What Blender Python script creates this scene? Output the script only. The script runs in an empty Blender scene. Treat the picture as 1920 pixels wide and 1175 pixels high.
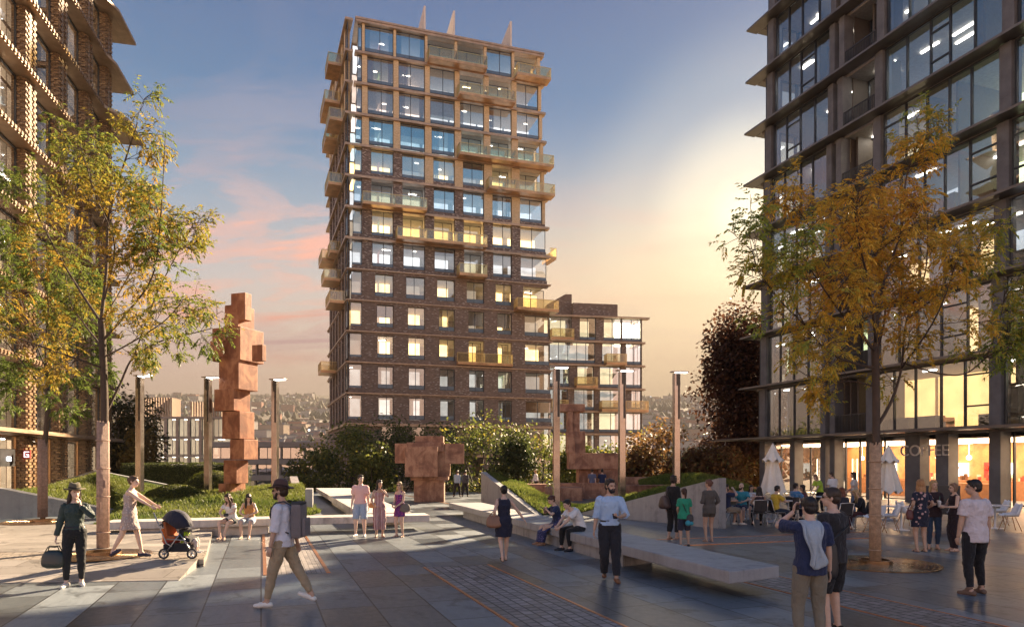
import bpy, bmesh, math, random
from mathutils import Vector, Matrix, noise
SC = bpy.context.scene
COL = SC.collection
PXF, CX, HY, CH = 1280.0, 960.0, 866.0, 2.1
V = Vector
R = math.radians
def G(px, py, z=0.0):
    d = PXF*(CH-z)/(py-HY); return V(((px-CX)/PXF*d, d, z))
def W(px, py, d): return V(((px-CX)/PXF*d, d, CH-(py-HY)*d/PXF))
def lerp(a, b, t): return a+(b-a)*t

# ---------------------------------------------------------------- mesh builder
class MB:
    def __init__(s): s.v=[]; s.f=[]; s.m=[]; s.sm=[]; s.col=None
    def add(s, vs, fs, mi=0, smooth=False):
        o=len(s.v); s.v.extend([tuple(p) for p in vs])
        for f in fs:
            s.f.append(tuple(i+o for i in f)); s.m.append(mi); s.sm.append(smooth)
    def hexa(s, p, mi=0):
        s.add(p, [(0,3,2,1),(4,5,6,7),(0,1,5,4),(1,2,6,5),(2,3,7,6),(3,0,4,7)], mi)
    def obox(s, o, a, b, c, mi=0):
        o,a,b,c = V(o),V(a),V(b),V(c)
        if a.cross(b).dot(c)<0: a,b=b,a
        s.hexa([o,o+a,o+a+b,o+b,o+c,o+a+c,o+a+b+c,o+b+c], mi)
    def box(s, c, size, rz=0.0, mi=0, M=None):
        x,y,z=[q/2 for q in size]
        pts=[V((-x,-y,-z)),V((x,-y,-z)),V((x,y,-z)),V((-x,y,-z)),V((-x,-y,z)),V((x,-y,z)),V((x,y,z)),V((-x,y,z))]
        m = M if M is not None else Matrix.Rotation(rz,3,'Z')
        s.hexa([V(c)+m@p for p in pts], mi)
    def rbox(s, c, size, bev, rz=0.0, mi=0, M=None):
        m = M if M is not None else Matrix.Rotation(rz,3,'Z')
        bm=bmesh.new(); bmesh.ops.create_cube(bm,size=1.0)
        for v in bm.verts: v.co=V((v.co.x*size[0],v.co.y*size[1],v.co.z*size[2]))
        bmesh.ops.bevel(bm,geom=bm.edges[:],offset=bev,segments=2,profile=.6,affect='EDGES')
        bm.verts.index_update()
        s.add([V(c)+m@v.co for v in bm.verts],[[v.index for v in f.verts] for f in bm.faces],mi); bm.free()
    def quad(s, a,b,c,d, mi=0): s.add([a,b,c,d],[(0,1,2,3)],mi)
    def loft(s, rings, cap=True, mi=0, smooth=True):
        n=len(rings[0]); vs=[p for r in rings for p in r]; fs=[]
        for k in range(len(rings)-1):
            for i in range(n):
                j=(i+1)%n; fs.append((k*n+i,k*n+j,(k+1)*n+j,(k+1)*n+i))
        if cap:
            fs.append(tuple(reversed(range(n)))); fs.append(tuple((len(rings)-1)*n+i for i in range(n)))
        s.add(vs,fs,mi,smooth)
    def tube(s, pts, rad, n=8, cap=True, mi=0, smooth=True, flat=1.0):
        pts=[V(p) for p in pts]
        if not isinstance(rad,(list,tuple)): rad=[rad]*len(pts)
        rings=[]; ref=None
        for i,p in enumerate(pts):
            t=(pts[min(i+1,len(pts)-1)]-pts[max(i-1,0)])
            if t.length<1e-9: t=V((0,0,1))
            t.normalize()
            if ref is None:
                ref=V((0,0,1)) if abs(t.z)<.9 else V((1,0,0))
            a=(ref-t*ref.dot(t))
            if a.length<1e-6: a=t.orthogonal()
            a.normalize(); ref=a; b=t.cross(a)
            rings.append([p+(a*math.cos(q)*flat+b*math.sin(q))*rad[i] for q in [2*math.pi*k/n for k in range(n)]])
        s.loft(rings,cap,mi,smooth)
    def capsule(s, a, b, ra, rb, n=10, mi=0):
        a,b=V(a),V(b); d=b-a
        if d.length<1e-6: d=V((0,0,1e-4)); b=a+d
        u=d.normalized(); pts=[];rad=[]
        for q in (0.02,.3,.6,.85): pts.append(a-u*ra*math.cos(q*math.pi/2)); rad.append(ra*math.sin(q*math.pi/2))
        pts.append(a); rad.append(ra); pts.append((a+b)/2); rad.append((ra+rb)/2); pts.append(b); rad.append(rb)
        for q in (.85,.6,.3,.02): pts.append(b+u*rb*math.cos(q*math.pi/2)); rad.append(rb*math.sin(q*math.pi/2))
        s.tube(pts,rad,n,True,mi)
    def ell(s, c, r, nu=14, nv=9, M=None, mi=0):
        c=V(c); vs=[];fs=[]
        M=M if M is not None else Matrix.Identity(3)
        for j in range(1,nv):
            th=math.pi*j/nv
            for i in range(nu):
                ph=2*math.pi*i/nu
                vs.append(c+M@V((r[0]*math.sin(th)*math.cos(ph),r[1]*math.sin(th)*math.sin(ph),r[2]*math.cos(th))))
        top=len(vs); vs.append(c+M@V((0,0,r[2]))); bot=len(vs); vs.append(c+M@V((0,0,-r[2])))
        for j in range(nv-2):
            for i in range(nu):
                k=(i+1)%nu; fs.append((j*nu+i,(j+1)*nu+i,(j+1)*nu+k,j*nu+k))
        for i in range(nu):
            k=(i+1)%nu; fs.append((top,i,k)); fs.append((bot,(nv-2)*nu+k,(nv-2)*nu+i))
        s.add(vs,fs,mi,True)
    def prism(s, poly, vec, mi=0):
        n=len(poly); poly=[V(p) for p in poly]; vec=V(vec)
        nn=V((0,0,0))
        for i in range(n): nn+=poly[i].cross(poly[(i+1)%n])
        if nn.dot(vec)<0: poly=poly[::-1]
        vs=poly+[p+vec for p in poly]
        fs=[tuple(reversed(range(n))),tuple(range(n,2*n))]+[(i,(i+1)%n,n+(i+1)%n,n+i) for i in range(n)]
        s.add(vs,fs,mi)
    def lathe(s, c, prof, n=20, mi=0, smooth=True):
        c=V(c); s.loft([[c+V((r*math.cos(2*math.pi*k/n),r*math.sin(2*math.pi*k/n),z)) for k in range(n)] for r,z in prof],True,mi,smooth)
    def build(s, name, mats, parent=None, uv=True):
        me=bpy.data.meshes.new(name)
        org=V((0,0,0)); p=parent
        while p is not None: org+=p.location; p=p.parent
        vs=[(a[0]-org.x,a[1]-org.y,a[2]-org.z) for a in s.v] if parent is not None else s.v
        me.from_pydata(vs,[],s.f)
        if not isinstance(mats,(list,tuple)): mats=[mats]
        for m in mats: me.materials.append(m)
        me.polygons.foreach_set('material_index',s.m)
        me.polygons.foreach_set('use_smooth',s.sm)
        if uv:
            l=me.uv_layers.new(name='UVMap'); uvs=[0.0]*(2*len(me.loops))
            for po in me.polygons:
                n=po.normal
                if abs(n.z)>.7:
                    for li in po.loop_indices:
                        q=s.v[me.loops[li].vertex_index]; uvs[2*li]=q[0]; uvs[2*li+1]=q[1]
                else:
                    t=V((-n.y,n.x,0)); t.normalize()
                    for li in po.loop_indices:
                        q=s.v[me.loops[li].vertex_index]; uvs[2*li]=q[0]*t.x+q[1]*t.y; uvs[2*li+1]=q[2]
            l.data.foreach_set('uv',uvs)
        if s.col:
            at=me.color_attributes.new('leafcol','FLOAT_COLOR','POINT')
            at.data.foreach_set('color',s.col)
        me.update()
        o=bpy.data.objects.new(name,me); COL.objects.link(o)
        if parent is not None: o.parent=parent
        return o

def tag(o,label=None,cat=None,group=None,kind=None):
    if label: o['label']=label
    if cat: o['category']=cat
    if group: o['group']=group
    if kind: o['kind']=kind
    return o
def thing(name,label,cat,loc=(0,0,0),group=None):
    o=bpy.data.objects.new(name,None); COL.objects.link(o); o.location=loc; o.empty_display_size=.2
    return tag(o,label,cat,group)
def structure(o): o['kind']='structure'; return o
def copy_tree(o,parent=None):
    c=o.copy(); COL.objects.link(c); c.parent=parent
    for ch in list(o.children): copy_tree(ch,c)
    return c
def dup(o,loc,rz=0.0,label=None,group=None,scale=None):
    c=copy_tree(o); c.location=loc; c.rotation_euler=(0,0,rz)
    if scale: c.scale=(scale,)*3
    if label: c['label']=label
    if group: c['group']=group
    return c

# ---------------------------------------------------------------- materials
_M={}
class NT:
    def __init__(s,name):
        s.mat=bpy.data.materials.new(name); s.mat.use_nodes=True; s.t=s.mat.node_tree; s.t.nodes.clear()
        s.out=s.n('ShaderNodeOutputMaterial')
    def n(s,ty,ins=None,**kw):
        nd=s.t.nodes.new(ty)
        for k,v in kw.items(): setattr(nd,k,v)
        for k,v in (ins or {}).items(): s.set(nd.inputs[k],v)
        return nd
    def set(s,inp,v):
        if isinstance(v,bpy.types.NodeSocket): s.t.links.new(v,inp)
        elif isinstance(v,(tuple,list)) and len(v)==3 and inp.type=='RGBA': inp.default_value=(*v,1)
        else: inp.default_value=v
    def ramp(s,fac,stops,interp='LINEAR'):
        r=s.n('ShaderNodeValToRGB',{'Fac':fac}); cr=r.color_ramp; cr.interpolation=interp
        while len(cr.elements)<len(stops): cr.elements.new(.5)
        for e,(p,c) in zip(cr.elements,stops): e.position=p; e.color=(*c,1) if len(c)==3 else c
        return r.outputs[0]
    def mix(s,f,a,b,bl='MIX'):
        m=s.n('ShaderNodeMix',data_type='RGBA',blend_type=bl)
        s.set(m.inputs[0],f); s.set(m.inputs[6],a); s.set(m.inputs[7],b); return m.outputs[2]
    def math(s,op,a,b=0.0,c=0.0,clamp=False):
        m=s.n('ShaderNodeMath',operation=op,use_clamp=clamp); s.set(m.inputs[0],a); s.set(m.inputs[1],b); s.set(m.inputs[2],c); return m.outputs[0]
    def coord(s,kind='Object',scale=(1,1,1),rot=(0,0,0),loc=(0,0,0)):
        tc=s.n('ShaderNodeTexCoord'); mp=s.n('ShaderNodeMapping',{'Vector':tc.outputs[kind],'Scale':scale,'Rotation':rot,'Location':loc}); return mp.outputs[0]
    def noise(s,vec,scale=5,detail=4,rough=.55,dist=0.0):
        return s.n('ShaderNodeTexNoise',{'Vector':vec,'Scale':scale,'Detail':detail,'Roughness':rough,'Distortion':dist})
    def bump(s,h,strength=.3,dist=.02,normal=None):
        b=s.n('ShaderNodeBump',{'Height':h,'Strength':strength,'Distance':dist})
        if normal is not None: s.set(b.inputs['Normal'],normal)
        return b.outputs[0]
    def bsdf(s,**k):
        p=s.n('ShaderNodeBsdfPrincipled'); 
        nm={'col':'Base Color','rough':'Roughness','metal':'Metallic','normal':'Normal','spec':'Specular IOR Level','em':'Emission Color','ems':'Emission Strength','trans':'Transmission Weight','sheen':'Sheen Weight','coat':'Coat Weight','sub':'Subsurface Weight'}
        for a,v in k.items(): s.set(p.inputs[nm[a]],v)
        return p
    def surf(s,sh):
        s.t.links.new(sh.outputs[0] if hasattr(sh,'outputs') else sh,s.out.inputs['Surface']); return s.mat

def plain(name,col,rough=.6,metal=0.0,var=.18,scale=6.0,bump=.15,bscale=40.0,spec=.5,coord='Object'):
    if name in _M: return _M[name]
    t=NT(name); c=t.coord(coord); nz=t.noise(c,scale,5,.6)
    hi=tuple(min(1,x*(1+var)) for x in col); lo=tuple(x*(1-var) for x in col)
    cc=t.ramp(nz.outputs[0],[(.3,lo),(.7,hi)])
    n2=t.noise(c,bscale,3,.6)
    rr=t.math('MULTIPLY_ADD',nz.outputs[0],.25,rough-.125,clamp=True)
    b=t.bsdf(col=cc,rough=rr,metal=metal,spec=spec,normal=t.bump(n2.outputs[0],bump,.01))
    _M[name]=t.surf(b); return _M[name]
def emit(name,col,st):
    if name in _M: return _M[name]
    t=NT(name); _M[name]=t.surf(t.n('ShaderNodeEmission',{'Color':col,'Strength':st})); return _M[name]
def glass(name,tint=(.55,.62,.68),refl=.25,rough=.02,edge=.9):
    if name in _M: return _M[name]
    t=NT(name)
    lw=t.n('ShaderNodeLayerWeight',{'Blend':.35})
    f=t.math('MULTIPLY_ADD',lw.outputs['Fresnel'],edge-refl,refl,clamp=True)
    c=t.coord('Object'); nz=t.noise(c,.35,2,.5)
    g=t.n('ShaderNodeBsdfGlossy',{'Color':(.95,.97,1.0),'Roughness':rough,'Normal':t.bump(nz.outputs[0],.05,.25)})
    tr=t.n('ShaderNodeBsdfTransparent',{'Color':tint})
    mx=t.n('ShaderNodeMixShader',{0:f}); t.t.links.new(tr.outputs[0],mx.inputs[1]); t.t.links.new(g.outputs[0],mx.inputs[2])
    _M[name]=t.surf(mx); return _M[name]
def brickmat(name,c1,c2,mortar,bw=.22,bh=.075,light=None,lightp=.06,rough=.75,bump=.6,ms=.012,dirt=.3):
    if name in _M: return _M[name]
    t=NT(name); uv=t.coord('UV')
    br=t.n('ShaderNodeTexBrick',{'Vector':uv,'Color1':(0,0,0),'Color2':(1,1,1),'Mortar':(.5,.5,.5),'Scale':1.0,'Mortar Size':ms,'Brick Width':bw,'Row Height':bh,'Bias':0.0})
    col=t.mix(br.outputs['Color'],c1,c2)
    if light:
        k=t.ramp(br.outputs['Color'],[(0,(0,0,0)),(1-lightp,(0,0,0)),(1-lightp+.01,(1,1,1))],'CONSTANT')
        col=t.mix(k,col,light)
    nz=t.noise(uv,1.3,5,.6); col=t.mix(t.math('MULTIPLY',nz.outputs[0],dirt),col,tuple(x*.4 for x in c1))
    col=t.mix(br.outputs['Fac'],col,mortar)
    h=t.math('SUBTRACT',1.0,br.outputs['Fac'])
    b=t.bsdf(col=col,rough=rough,normal=t.bump(h,bump,.012)); _M[name]=t.surf(b); return _M[name]
# ---------------------------------------------------------------- camera, sun, sky
cam=bpy.data.cameras.new('camera'); co=bpy.data.objects.new('camera',cam); COL.objects.link(co)
co.location=(0,0,CH); co.rotation_euler=(math.pi/2,0,0)
cam.sensor_width=36; cam.lens=36*PXF/1920; cam.shift_y=(HY-587.5)/1920; cam.clip_end=20000; cam.clip_start=.1
SC.camera=co
SUN_AZ,SUN_EL=R(32.3),R(25)
sd=V((math.sin(SUN_AZ)*math.cos(SUN_EL),math.cos(SUN_AZ)*math.cos(SUN_EL),math.sin(SUN_EL)))
sl=bpy.data.lights.new('sun','SUN'); sl.energy=4.1; sl.angle=R(.6); sl.color=(1.0,.76,.50)
so=bpy.data.objects.new('sun',sl); COL.objects.link(so); so.rotation_euler=sd.to_track_quat('Z','Y').to_euler(); so.location=(30,60,60)

w=bpy.data.worlds.new('World'); SC.world=w; w.use_nodes=True
wt=w.node_tree; wt.nodes.clear()
class WT(NT):
    def __init__(s): s.t=wt; s.out=s.n('ShaderNodeOutputWorld')
t=WT()
tc=t.n('ShaderNodeTexCoord'); D=tc.outputs['Generated']
sky=t.n('ShaderNodeTexSky',sky_type='NISHITA'); sky.sun_disc=False; sky.sun_elevation=SUN_EL; sky.sun_rotation=SUN_AZ
sky.air_density=1.2; sky.dust_density=2.0; sky.ozone_density=1.5
sep=t.n('ShaderNodeSeparateXYZ',{0:D}); X,Y,Z=sep.outputs
# gradient by elevation (values are radiance / 0.1)
def S(r,g,b,k=10.0):
    f=lambda c:((c/255+.055)/1.055)**2.4 if c>10 else c/255/12.92
    return (f(r)*k,f(g)*k,f(b)*k)
base=t.ramp(t.math('MAXIMUM',Z,0.0),[(0.0,S(226,186,160,1)),(.13,S(212,184,174,1)),(.24,S(176,182,194,1)),(.34,S(104,148,182,1)),(.46,S(40,108,156,1)),(.58,S(11,80,136,1)),(1.0,S(11,70,126,1))])
# warm glow towards the sun
gd=V((math.sin(R(19))*math.cos(R(19)),math.cos(R(19))*math.cos(R(19)),math.sin(R(19))))
dt=t.n('ShaderNodeVectorMath',operation='DOT_PRODUCT'); t.set(dt.inputs[0],D); dt.inputs[1].default_value=gd
ang=t.math('ARCCOSINE',dt.outputs['Value'])
g1=t.ramp(t.math('DIVIDE',ang,R(55)),[(0,(1,1,1)),(.3,(.7,.7,.7)),(.6,(.24,.24,.24)),(1,(0,0,0))],'EASE')
lowm=t.ramp(Z,[(0.0,(1,1,1)),(.20,(1,1,1)),(.46,(0,0,0))],'EASE')
col=t.mix(t.math('MULTIPLY',t.math('MULTIPLY',g1,lowm),.95),base,S(255,218,156,1.08))
g2=t.ramp(t.math('DIVIDE',ang,R(14)),[(0,(1,1,1)),(.25,(.45,.45,.45)),(.6,(.12,.12,.12)),(1,(0,0,0))],'EASE')
col=t.mix(t.math('MULTIPLY',g2,.75),col,S(255,240,200,1.7))
# clouds: streaks stretched along the horizon
den=t.math('ADD',Z,.12)
cv=t.n('ShaderNodeCombineXYZ',{0:t.math('DIVIDE',X,den),1:t.math('DIVIDE',Y,den),2:0.0})
mp=t.n('ShaderNodeMapping',{'Vector':cv.outputs[0],'Scale':(.8,1.9,1),'Rotation':(0,0,R(-24)),'Location':(3.1,1.7,0)})
n1=t.noise(mp.outputs[0],1.25,11,.66,1.1)
cl=t.ramp(n1.outputs[0],[(.45,(0,0,0)),(.52,(.45,.45,.45)),(.60,(1,1,1))],'EASE')
band=t.ramp(Z,[(.10,(0,0,0)),(.17,(1,1,1)),(.30,(1,1,1)),(.42,(.15,.15,.15)),(.6,(0,0,0))],'EASE')
leftm=t.ramp(t.math('MULTIPLY_ADD',X,-1.0,.0),[(-.0,(.2,.2,.2)),(.12,(.55,.55,.55)),(.3,(1,1,1))],'EASE')
pink=t.ramp(Z,[(.12,S(206,120,110,1)),(.22,S(255,158,122,1.1)),(.34,S(255,184,160,1.05)),(.5,S(240,205,195,1))])
n2=t.noise(mp.outputs[0],.6,4,.5,.4)
dark=t.mix(t.ramp(n2.outputs[0],[(.42,(0,0,0)),(.6,(1,1,1))]),pink,S(176,128,140,1))
col=t.mix(t.math('MULTIPLY',t.math('MULTIPLY',cl,band),t.math('MULTIPLY',leftm,.82)),col,dark)
# the sky behind the camera is brightened and warmed as added fill light
back=t.ramp(t.math('MULTIPLY_ADD',Y,.5,.5),[(0,(2.3,2.0,1.68)),(.4,(2.0,1.8,1.58)),(.68,(1,1,1))],'EASE')
col=t.mix(1.0,col,back,'MULTIPLY')
# blend with the physical sky
vm=t.n('ShaderNodeVectorMath',operation='SCALE'); t.set(vm.inputs[0],col); vm.inputs[3].default_value=3.5
mixed=t.mix(.03,vm.outputs[0],sky.outputs[0])
bg=t.n('ShaderNodeBackground',{'Color':mixed,'Strength':.052})
wt.links.new(bg.outputs[0],t.out.inputs['Surface'])
SC.view_settings.view_transform='Standard'; SC.view_settings.look='None'; SC.view_settings.exposure=2.95; SC.view_settings.gamma=1.0
SC.render.engine='CYCLES'
cy=SC.cycles; cy.use_denoising=True; cy.max_bounces=6; cy.diffuse_bounces=3; cy.glossy_bounces=3; cy.transparent_max_bounces=10; cy.transmission_bounces=4; cy.volume_bounces=0; cy.caustics_reflective=False; cy.caustics_refractive=False; cy.sample_clamp_indirect=6.0
# ---------------------------------------------------------------- ground materials
GA=V((-.345,.9386,0)); GAN=V((.9386,.345,0))   # paving direction and its right-hand normal
GROT=-math.atan2(GA.y,GA.x)
def paving(name,c1,c2,mortar,bw,bh,rough=.42,ms=.012,bump=.35,rot=GROT,off=.37,spec=.5,streak=.7):
    t=NT(name); uv=t.coord('UV',rot=(0,0,rot))
    wob=t.noise(uv,.4,2,.5)
    br=t.n('ShaderNodeTexBrick',{'Vector':uv,'Color1':(0,0,0),'Color2':(1,1,1),'Mortar':(.5,.5,.5),'Scale':1.0,'Mortar Size':ms,'Mortar Smooth':.2,'Brick Width':bw,'Row Height':bh,'Bias':0.0},offset=off,offset_frequency=3,squash=.72,squash_frequency=2)
    # the brick pattern's own random value picks a grey, a grain direction and a gloss for each slab
    rv=br.outputs['Color']
    col=t.ramp(rv,[(0,c1),(.45,lerp3(c1,c2,.35)),(.8,lerp3(c1,c2,.7)),(1,c2)])
    sc=t.n('ShaderNodeVectorMath',operation='ADD'); t.set(sc.inputs[0],uv)
    cb=t.n('ShaderNodeCombineXYZ',{0:t.math('MULTIPLY',rv,37.0),1:t.math('MULTIPLY',rv,91.0),2:0}); t.set(sc.inputs[1],cb.outputs[0])
    m1=t.n('ShaderNodeMapping',{'Vector':sc.outputs[0],'Scale':(1.2,5.0,1),'Rotation':(0,0,.5)})
    n1=t.noise(m1.outputs[0],1.1,7,.68,1.4)
    n2=t.noise(uv,9,5,.65); n3=t.noise(uv,.25,3,.5)
    k=t.math('MULTIPLY_ADD',n1.outputs[0],streak,1-streak*.5)
    k=t.math('MULTIPLY',k,t.math('MULTIPLY_ADD',n2.outputs[0],.5,.75))
    k=t.math('MULTIPLY',k,t.math('MULTIPLY_ADD',n3.outputs[0],.5,.75))
    n5=t.noise(uv,1.7,6,.7,.8); st=t.ramp(n5.outputs[0],[(.36,(.52,.52,.52)),(.46,(1,1,1))]); sp=t.ramp(t.noise(uv,60,2,.5).outputs[0],[(.70,(1,1,1)),(.76,(.55,.55,.55))])
    k=t.math('MULTIPLY',k,t.math('MULTIPLY',st,sp))
    kc=t.n('ShaderNodeCombineColor',{0:k,1:k,2:k})
    col=t.mix(1.0,col,kc.outputs[0],'MULTIPLY')
    col=t.mix(br.outputs['Fac'],col,mortar)
    rr=t.math('ADD',t.math('MULTIPLY_ADD',n2.outputs[0],.3,rough-.22),t.math('MULTIPLY',rv,.14),clamp=True)
    h=t.math('ADD',t.math('MULTIPLY',t.math('SUBTRACT',1.0,br.outputs['Fac']),1.0),t.math('ADD',t.math('MULTIPLY',n1.outputs[0],.25),t.math('MULTIPLY',rv,.4)))
    b=t.bsdf(col=col,rough=rr,spec=spec,normal=t.bump(h,bump,.008))
    return t.surf(b)
def lerp3(a,b,t): return tuple(a[i]+(b[i]-a[i])*t for i in range(3))
M_slate=paving('slate_paving',(.055,.068,.080),(.215,.245,.265),(.016,.016,.018),1.75,.78,rough=.40)
M_slate2=paving('terrace_paving',(.22,.20,.18),(.34,.31,.28),(.10,.085,.07),1.9,.62,rough=.55,rot=math.radians(-8),ms=.008,streak=.35)
M_cobble=paving('cobble_setts',(.17,.155,.15),(.34,.30,.29),(.05,.045,.045),.24,.17,rough=.5,ms=.014,bump=.9,streak=.3,off=.5)
M_cobble2=paving('terrace_setts',(.26,.22,.185),(.40,.35,.29),(.09,.075,.06),.26,.12,rough=.6,ms=.016,bump=.9,rot=math.radians(-8),streak=.2,off=.5)
M_grille=paving('drain_slats',(.24,.22,.21),(.34,.31,.29),(.04,.04,.04),.5,.09,rough=.5,ms=.006,bump=.7,streak=.2)
M_copper=plain('copper_strip',(.52,.24,.11),.35,.8,.3,9,.2)
def concrete(name,c):
    t=NT(name); co_=t.coord('Object'); n1=t.noise(co_,.9,6,.65,.5); n2=t.noise(co_,55,3,.6); n3=t.noise(co_,6,5,.7)
    mz=t.n('ShaderNodeMapping',{'Vector':co_,'Scale':(5,5,.35)}); n4=t.noise(mz.outputs[0],1.2,5,.6)
    k=t.math('ADD',t.math('MULTIPLY',n1.outputs[0],.45),t.math('ADD',t.math('MULTIPLY',n3.outputs[0],.25),t.math('MULTIPLY',n4.outputs[0],.3)))
    col=t.ramp(k,[(.36,tuple(x*.55 for x in c)),(.48,c),(.62,tuple(min(1,x*1.22) for x in c))])
    pore=t.ramp(n2.outputs[0],[(.26,(.35,.35,.35)),(.34,(1,1,1))]); col=t.mix(.8,col,pore,'MULTIPLY')
    return t.surf(t.bsdf(col=col,rough=t.math('MULTIPLY_ADD',n3.outputs[0],.3,.45),normal=t.bump(t.math('ADD',n2.outputs[0],n3.outputs[0]),.3,.008)))
M_conc=concrete('pale_concrete',(.50,.47,.44))
M_concd=concrete('grey_concrete',(.31,.31,.315))
M_steel=plain('brushed_bronze_steel',(.36,.315,.285),.2,.92,.2,3,.04,8)

# terrain heights beyond the plaza
def terr(x,y):
    if y<49: h=-.06 if y<47 else -.06-(y-47)*.15
    elif y<80: h=-.4-9.0*((y-49)/31)**.8
    elif y<300: h=-9.4-12*((y-80)/220)
    else:
        u=(y-300)/2500.; h=-21.4+lerp(0,295,min(1,u)**1.12)
    if y>300:
        k=min(1,(y-300)/900)
        h+=k*(26*noise.noise(V((x*.0016,y*.0013,1.3)))+11*noise.noise(V((x*.006,y*.005,4.1))))
    if y>2500: h+=40*noise.noise(V((x*.0009,2.0,7.7)))*min(1,(y-2500)/400)
    return h
mb=MB(); ys=[-60,0,30,40,46,47,49,52,56,60,66,72,80,95,115,140,180,230,300]+[300+i*60 for i in range(1,47)]
xs=[i/24.0 for i in range(-24,25)]
vv=[]
for y in ys:
    wd=200+max(0,y)*1.05
    for x in xs: vv.append((x*wd,y,terr(x*wd,y)))
nx=len(xs); ff=[(j*nx+i,j*nx+i+1,(j+1)*nx+i+1,(j+1)*nx+i) for j in range(len(ys)-1) for i in range(nx-1)]
mb.add(vv,ff,0,True)
t=NT('hillside'); c=t.coord('Object'); n1=t.noise(c,.012,6,.65); n2=t.noise(c,.09,5,.7)
cc=t.ramp(n1.outputs[0],[(.35,(.07,.08,.045)),(.5,(.15,.13,.09)),(.62,(.22,.18,.14)),(.75,(.09,.095,.06))])
cc=t.mix(t.math('MULTIPLY',n2.outputs[0],.5),cc,(.10,.08,.06))
t.surf(t.bsdf(col=cc,rough=.95)); M_hill=t.mat
structure(mb.build('terrain',M_hill))

# plaza sheet
mb=MB(); mb.quad((-70,-14,0),(70,-14,0),(70,48,0),(-70,48,0))
structure(mb.build('plaza_pavement',M_slate))
# pale stone terrace on the left, one step above the plaza, running out to nothing near the camera
def pz(px,py,z): p=G(px,py); return V((p.x,p.y,z))
e0,e1,e2,e3=G(411,1003),G(388,1046),G(382,1062),G(372,1088)
zt=.16
mb=MB()
bl=G(-300,1000); fl=G(-520,1108)
def slabf(a,b,c,d,z0,z1):   # top quad a,b (far) c,d (near)
    top=[V((a.x,a.y,z0)),V((b.x,b.y,z0)),V((c.x,c.y,z1)),V((d.x,d.y,z1))]
    bot=[V((p.x,p.y,-.05)) for p in top]
    mb.hexa([bot[0],bot[3],bot[2],bot[1],top[0],top[3],top[2],top[1]])
LX=-30.0
f0=V((LX,24.5,0)); f1=V((LX,e1.y-.6,0)); f2=V((LX,e2.y-.9,0)); f3=V((LX,e3.y-2.2,0))
b0=V((e0.x-.6,20.6,0))
slabf(f0,b0,e1,f1,zt,zt)
slabf(f2,e2+V((-.12,0,0)),e3+V((-.35,0,0)),f3,zt-.0,.012)
structure(mb.build('terrace_pavement',M_slate2))
mb=MB(); slabf(f1,e1,e2,f2,zt-.008,zt-.008); structure(mb.build('terrace_sett_path',M_cobble2))

def strip(name,pts,mat,z=.004):
    m=MB(); m.add([V((p.x,p.y,z)) for p in pts],[tuple(range(len(pts)))])
    if m.v and (pts[1]-pts[0]).cross(pts[2]-pts[1]).z<0: m.f=[tuple(reversed(f)) for f in m.f]
    return structure(m.build(name,mat))
def edge_strip(a,b,wd=.05,name='copper_edge'):
    m=MB(); a,b=V(a),V(b); d=(b-a).normalized(); n=V((-d.y,d.x,0))*wd/2
    m.obox(a-n+V((0,0,-.02)),b-a,n*2,(0,0,.032)); o=m.build('copper_edging_path',M_copper); return structure(o)
# cobbled strip in the centre foreground
A0,A1=G(795,1063),G(915,1058)
s0,s1=A0-GA*7,A1-GA*7
strip('sett_path',[A0,A1,s1,s0],M_cobble); edge_strip(A0,s0,.045); edge_strip(A1,s1,.045)
# slatted strip beside the bench
B0,B1,B2,B3=G(494,1000),G(560,985),G(616,1073),G(497,1078)
strip('slatted_path',[B0,B1,B2,B3],M_grille); edge_strip(B0,B3,.07); edge_strip(B1,B2,.07)
# setts along the long bench
c0=G(1395,1062); c1=G(1495,1100)
C0=V((4.45,10.9,0)); C1=V((5.4,11.2,0))
strip('bench_sett_path',[C0+GA*8,C1+GA*8,C1-GA*9,C0-GA*9],M_cobble); edge_strip(C0+GA*8,C0-GA*9,.03); edge_strip(C1+GA*8,C1-GA*9,.03)
d0,d1,d2,d3=G(1225,1012),G(1640,996),G(1640,1008),G(1240,1024)
strip('cafe_sett_path',[d0,d1,d2,d3],M_cobble,.008); edge_strip(V((*d0.xy,.004)),V((*d1.xy,.004)),.05); edge_strip(V((*d3.xy,.004)),V((*d2.xy,.004)),.05)
E0,E1=G(1005,930),G(770,962)
edge_strip(G(690,915),G(905,956),.10)

# ---------------------------------------------------------------- benches
def bench(name,label,pl,th,pedestals,mat,bev=.02):
    t0=thing(name,label,'bench',(pl[0].x,pl[0].y,0))
    m=MB(); m.prism([V((p.x,p.y,.46-th)) for p in pl],(0,0,th)); o=m.build('seat',mat,t0)
    bv=o.modifiers.new('b','BEVEL'); bv.width=bev; bv.segments=2
    for q in pedestals:
        m=MB(); m.prism([V((p.x,p.y,0)) for p in q],(0,0,.46-th-.002)); m.build('pedestal',mat,t0)
    return t0
f=[G(204,0+1012),G(800,991)]
bl_=V((-11.15,18.6,0)); br_=V((-2.55,21.2,0)); bk=V((-.25,.85,0))
bench('stone_bench','long pale stone bench carrying the two seated girls, its right end hanging free','x' and [bl_,br_,br_+bk*1.1,bl_+bk*1.1],.21,
      [[lerp(bl_,br_,.10)+bk*.15,lerp(bl_,br_,.47)+bk*.15,lerp(bl_,br_,.47)+bk*.95,lerp(bl_,br_,.10)+bk*.95]],M_conc)
m0,m1=V((-12.5,43.5,0)),V((-10.3,43.5,0)); m2,m3=V((-3.3,22.4,0)),V((-4.9,22.0,0))
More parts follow.
